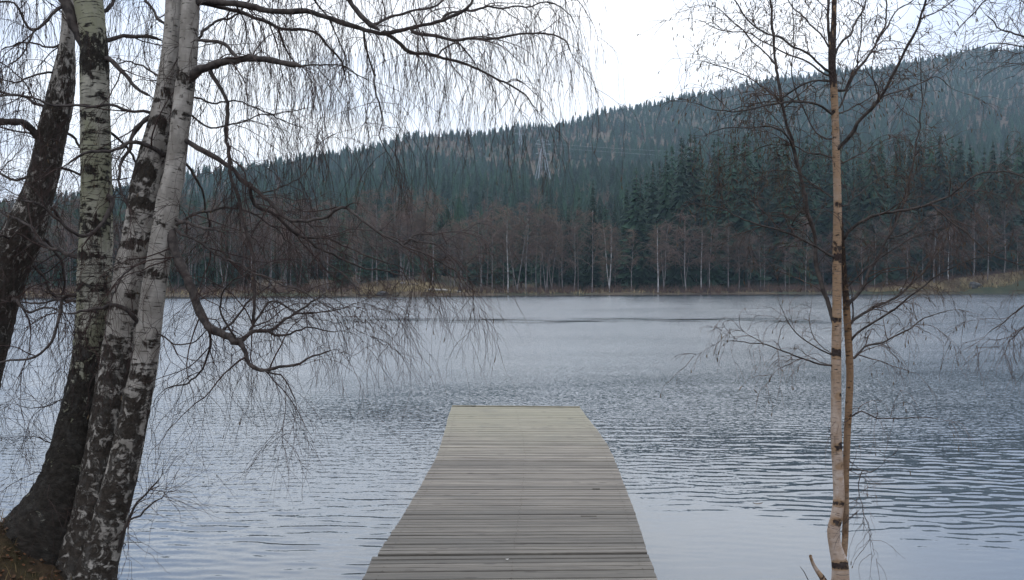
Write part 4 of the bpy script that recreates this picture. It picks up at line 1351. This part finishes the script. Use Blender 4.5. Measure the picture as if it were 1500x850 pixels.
# ---- slim birch at the right
slim = empty('birch_tree', tuple(P(1225, 862, 5.0)))
tag(slim, 'slim young birch with two tan stems and a short stub on the near bank', 'birch')
Ra = [(1222, -120, 5), (1222, -40, 6.5), (1222, 0, 7), (1221, 40, 8), (1219, 70, 11), (1219, 100, 11), (1221, 125, 11), (1223, 160, 10.5), (1225, 230, 11), (1227, 300, 11.5), (1226, 370, 12.5), (1226, 450, 13), (1225, 520, 14),
      (1225, 580, 14.5), (1225, 640, 15.5), (1228, 700, 16), (1229, 730, 16.5), (1226, 755, 17.5), (1221, 778, 18.5), (1224, 802, 19), (1230, 825, 24), (1231, 850, 26), (1228, 900, 36)]
Rb = [(1231, 285, 2), (1232, 315, 4), (1234, 350, 5.5), (1237, 400, 7), (1240, 450, 10), (1243, 500, 10.5), (1245, 550, 10), (1243, 600, 10), (1241, 640, 9.5), (1239, 700, 9), (1239, 750, 9), (1238, 790, 9), (1236, 815, 9)]
pk = [(100, .6, 22), (165, .4, 4), (186, .3, 3), (252, .4, 2.5), (300, .45, 3), (376, .6, 6), (360, .3, 5), (470, .4, 3), (516, .65, 5), (581, .5, 3), (653, .8, 4.5), (683, .35, 3), (703, .45, 3), (735, .6, 4), (763, .6, 4), (824, .75, 6)]
stem('trunk', Ra, 5.0, 5.0, slim, M['bark_pink'], marks([(-100, .6), (60, .95), (108, .8), (130, .38), (240, .30), (380, .42), (500, .30), (640, .18), (700, .08), (860, .08)], [(a_, b_ * 1.7, c_) for a_, b_, c_ in pk]), sides=22, seed=14, lump=.04)
tag(stem('trunk', Rb, 5.1, 5.03, slim, M['bark_tan'], marks([(-100, 1.1), (400, 1.0), (470, .5), (600, .3), (820, .2)], [(610, .5, 4), (715, .5, 3), (780, .5, 4)]), sides=16, seed=15, lump=.04)[0], 'thinner browner second stem')
v = []
stb = [(1222, 870, 13), (1211, 858, 11), (1204, 846, 8.5), (1196, 835, 6), (1190, 824, 4.8), (1187, 814, 4.4)]
stem('stub', stb[::-1], 4.9, 4.95, slim, M['bark_pink'], marks([(800, .5), (818, .5), (824, .1), (838, .2), (846, .8), (870, .6)], []), sides=14, seed=16)
LB = []; sty = []
F1, F2, F3 = (15, .30, .25, 5, 1, .5), (13, .28, .7, 5, 2, 1.2), (11, .22, .1, 4, 1, .3)
for pts, Z, dz, w0, w1, s_ in [
    ([(1228, 220), (1245, 195), (1275, 160), (1300, 125), (1315, 95), (1335, 55), (1350, 20), (1360, -15), (1372, -60)], 5.0, -.5, 8, 3, F1),
    ([(1350, 30), (1375, 15), (1398, 0), (1420, -20)], 4.6, 0, 3, 1.5, F1),
    ([(1293, 140), (1320, 133), (1350, 122), (1372, 112), (1395, 130)], 4.75, .2, 3, 1.5, F1),
    ([(1224, 78), (1240, 55), (1260, 25), (1268, 0), (1274, -40)], 5.0, .3, 5, 2.5, F1),
    ([(1240, 130), (1250, 108), (1266, 90), (1285, 60), (1297, 35), (1300, 0), (1298, -40)], 5.08, .3, 5, 2.5, F1),
    ([(1285, 60), (1312, 20), (1340, 0), (1370, -25)], 5.2, .2, 3.5, 1.5, F1),
    ([(1228, 160), (1240, 130), (1254, 100), (1260, 60), (1262, 0)], 5.0, .4, 4, 2, F1),
    ([(1214, 105), (1195, 90), (1165, 70), (1140, 55), (1110, 40), (1090, 20), (1075, 0), (1060, -30)], 5.0, -.4, 5, 2, F1),
    ([(1215, 68), (1200, 50), (1180, 30), (1160, 10), (1145, -15)], 5.0, .3, 4, 2, F1),
    ([(1213, 111), (1190, 97), (1165, 85), (1140, 75), (1100, 50), (1060, 45), (1020, 30)], 5.0, .5, 4, 1.5, F1),
    ([(1219, 166), (1205, 155), (1180, 148), (1150, 150), (1120, 155), (1080, 163), (1040, 158), (1012, 150)], 5.0, -.3, 5, 1.5, F2),
    ([(1216, 120), (1190, 120), (1170, 128), (1145, 143), (1110, 150), (1060, 165)], 5.0, .4, 4, 1.5, F2),
    ([(1222, 474), (1211, 440), (1198, 400), (1193, 350), (1185, 310), (1177, 270), (1165, 225), (1152, 180), (1145, 150), (1138, 100), (1133, 60), (1127, 0), (1122, -60)], 5.0, .35, 9, 4, F1),
    ([(1163, 220), (1150, 198), (1130, 185), (1100, 187), (1060, 188), (1030, 200)], 5.2, -.3, 4, 1.5, F2),
    ([(1145, 150), (1120, 130), (1090, 110), (1050, 95), (1020, 90)], 5.2, .3, 3.5, 1.5, F1),
    ([(1138, 100), (1120, 75), (1095, 55), (1060, 20), (1030, 5)], 5.25, .3, 3.5, 1.5, F1),
    ([(1147, 160), (1170, 140), (1195, 120), (1215, 118)], 5.2, -.1, 3, 1.5, F1),
    ([(1160, 330), (1172, 312), (1185, 308)], 5.2, -.1, 2, 3, F2),
    ([(1220, 376), (1195, 362), (1165, 347), (1130, 335), (1090, 322), (1050, 305), (1022, 298)], 5.0, -.4, 5, 1.5, F2),
    ([(1182, 330), (1150, 318), (1125, 312), (1095, 290), (1060, 275)], 5.1, .3, 3, 1.2, F2),
    ([(1236, 348), (1250, 332), (1275, 318), (1310, 310), (1365, 298), (1400, 280), (1430, 255), (1470, 252), (1510, 260)], 5.05, -.5, 6, 2, F2),
    ([(1365, 298), (1395, 325), (1430, 355), (1470, 383), (1510, 392)], 4.7, -.2, 4, 2, F2),
    ([(1246, 472), (1256, 462), (1290, 448), (1320, 430), (1350, 400), (1375, 370), (1390, 335), (1396, 300)], 5.05, .3, 6, 2, F2),
    ([(1247, 500), (1265, 482), (1300, 460), (1340, 430), (1380, 400), (1420, 380), (1460, 372)], 5.05, -.4, 5, 1.5, F2),
    ([(1251, 524), (1265, 508), (1300, 500), (1335, 480), (1370, 460), (1395, 455)], 5.05, .2, 5, 1.5, F2),
    ([(1220, 521), (1190, 505), (1160, 480), (1140, 440)], 5.0, .2, 3.5, 1.2, F2),
    ([(1220, 535), (1180, 528), (1150, 515), (1110, 503), (1060, 500)], 5.0, -.3, 4, 1.2, F2),
    ([(1241, 445), (1260, 420), (1285, 380), (1300, 350), (1320, 310), (1335, 250), (1345, 200), (1350, 150), (1348, 90), (1346, 50)], 5.08, .5, 7, 1.5, F1),
    ([(1300, 350), (1330, 340), (1360, 320), (1390, 310), (1440, 270), (1490, 220)], 5.3, .2, 3, 1.2, F2),
    ([(1242, 420), (1255, 410), (1300, 370), (1345, 345), (1400, 330)], 5.08, -.2, 3.5, 1.2, F2),
    ([(1248, 470), (1249, 440), (1243, 415)], 5.05, .1, 4, 2, F3),
    ([(1247, 612), (1262, 602), (1285, 613), (1320, 612), (1350, 610), (1380, 616)], 5.03, -.2, 3.5, 1.2, (12, .2, 1.5, 4, 1, 2.5)),
    ([(1242, 690), (1262, 690), (1275, 690), (1292, 682)], 5.03, -.1, 3, 1.2, F3),
    ([(1263, 690), (1258, 720), (1266, 750), (1274, 775), (1277, 805)], 5.0, 0, 2, .8, (22, .10, 1, 3, 1, 1)),
    ([(1244, 676), (1256, 685), (1264, 690)], 5.03, 0, 2, 1, F3),
    ([(1219, 230), (1185, 226), (1155, 212), (1120, 215), (1080, 235)], 5.0, .4, 4, 1.2, F2),
    ([(1232, 165), (1262, 150), (1300, 128), (1340, 110)], 5.05, .4, 3, 1.2, F1),
    ([(1232, 240), (1262, 225), (1300, 205), (1330, 200)], 5.05, .3, 3, 1.2, F2),
    ([(1218, 290), (1190, 270), (1160, 250), (1120, 250), (1080, 270)], 5.0, .5, 3, 1.2, F2),
    ([(1240, 300), (1270, 275), (1300, 255), (1330, 250)], 5.08, .4, 3, 1.2, F2),
    ([(1195, 130), (1192, 165), (1197, 190)], 5.0, -.2, 2, 1, F3),
    ([(1160, 0), (1163, 60), (1160, 110), (1172, 150), (1190, 185), (1210, 205)][::-1], 5.1, .3, 3, 1.5, F1),
    ([(1212, -30), (1214, 0), (1215, 40), (1217, 70)][::-1], 5.0, .1, 6, 4.5, F1),
]:
    limb(slim, pts, Z, dz, w0 * .84, w1 * .8, ML, LB, gg=gl, sides=7, kink=.004); sty.append((LB[-1], s_))
bag, tips = shoots(sty, dict(l3=.16, r3=.0014, l4=.09, r4=.0010, r2=.0030, lift=.35), gl)
obj('crown', bag.mesh('birch_crown', True), slim, M['twig_young'])
tp = np.concatenate([a for a, b in tips]); td = np.concatenate([b for a, b in tips])
pick = gl.random(len(tp)) < np.where(tp[:, 2] > 2.5, .40, .12)
tp, td = tp[pick], td[pick]; K = len(tp)
d_ = norm(td * .4 - UP + gl.normal(size=(K, 3)) * .3); L = gl.uniform(.012, .03, K)[:, None]
cp = np.stack([tp, tp + d_ * L * .3, tp + d_ * L * .75, tp + d_ * L], 1)
v, q = tubes(cp, np.tile(np.array([.0010, .0026, .0024, .0008]), (K, 1)), 5)
o = obj('catkins', mesh('catkins', v, q), slim, M['catkin']); o['kind'] = 'stuff'
shift(slim)

# ---- birch just outside the right edge
rt = empty('birch_tree', tuple(P(1640, 880, 5.3)))
tag(rt, 'birch beyond the right frame edge, only its thin hanging branch ends reach in', 'birch')
stem('trunk', [(1655, -200, 14), (1650, 0, 20), (1645, 250, 26), (1640, 500, 31), (1640, 700, 36), (1640, 830, 46), (1640, 920, 64)], 5.4, 5.3, rt, M['bark_white'], marks([(-200, .3), (500, .3), (700, .6), (900, 1)], []), sides=20, seed=31)
LB = []; sty = []
for pts, Z, dz, w0, w1, s_ in [
    ([(1648, 150), (1580, 110), (1530, 75), (1495, 50), (1465, 42), (1440, 20)], 5.4, -.4, 8, 1.5, F1),
    ([(1648, 60), (1580, 20), (1520, -10), (1460, -5), (1425, 20), (1400, 45)], 5.4, -.2, 7, 1.2, F1),
    ([(1646, 250), (1580, 130), (1530, 85), (1490, 68), (1450, 66), (1415, 75)], 5.4, .3, 6, 1.2, F1),
    ([(1642, 500), (1580, 440), (1530, 430), (1500, 450), (1470, 470), (1445, 490)], 5.3, -.3, 6, 1.2, F2),
    ([(1642, 560), (1580, 500), (1530, 470), (1500, 480), (1475, 505)], 5.3, .2, 6, 1.2, F2),
    ([(1644, 350), (1590, 290), (1540, 250), (1500, 262), (1480, 290)], 5.35, .2, 5, 1.2, F2)]:
    limb(rt, pts, Z, dz, w0, w1, ML, LB, gg=gl, sides=7); sty.append((LB[-1], s_))
bag, tips = shoots(sty, dict(l3=.18, r3=.0014, l4=.10, r4=.0010, r2=.003, lift=.1), gl)
obj('crown', bag.mesh('birch_crown', True), rt, M['twig_young']); shift(rt)
# thin shoot standing in the bank beside the stub
b = Bag(); d = np.array([P(1188, 870, 4.95), P(1184, 850, 4.94), P(1178, 838, 4.93), P(1172, 830, 4.92)])
v, q = tubes(d[None], np.array([[.003, .0025, .002, .001]]), 5)
tag(obj('dead_stalk', mesh('dead_stalk', v, q), None, MT), 'thin dead stalk poking up just left of the birch stub', 'stalk')

# ------------------------------------------------------------------ air
def haze():
    b = Bag(); b.box(-1900, 2400, -75, 1800, -3.2, 372)
    m, nt, out = mat('lake_haze'); t = NT(nt)
    pv = nt.nodes.new('ShaderNodeVolumePrincipled')
    pv.inputs['Color'].default_value = (.52, .70, .86, 1); pv.inputs['Density'].default_value = .00022; pv.inputs['Anisotropy'].default_value = 0.0
    t.set(out.inputs['Volume'], pv)
    o = obj('haze', b.mesh('haze'), None, m); tag(o, 'thin blue haze over the lake and the hillside', 'haze', kind='stuff')


haze()
print('spruces', len(spruces), 'decid', len(decid), 'hill zmax', ZZ.max(), ZZ.min(), 'x', XX.min(), XX.max(), YY.max())
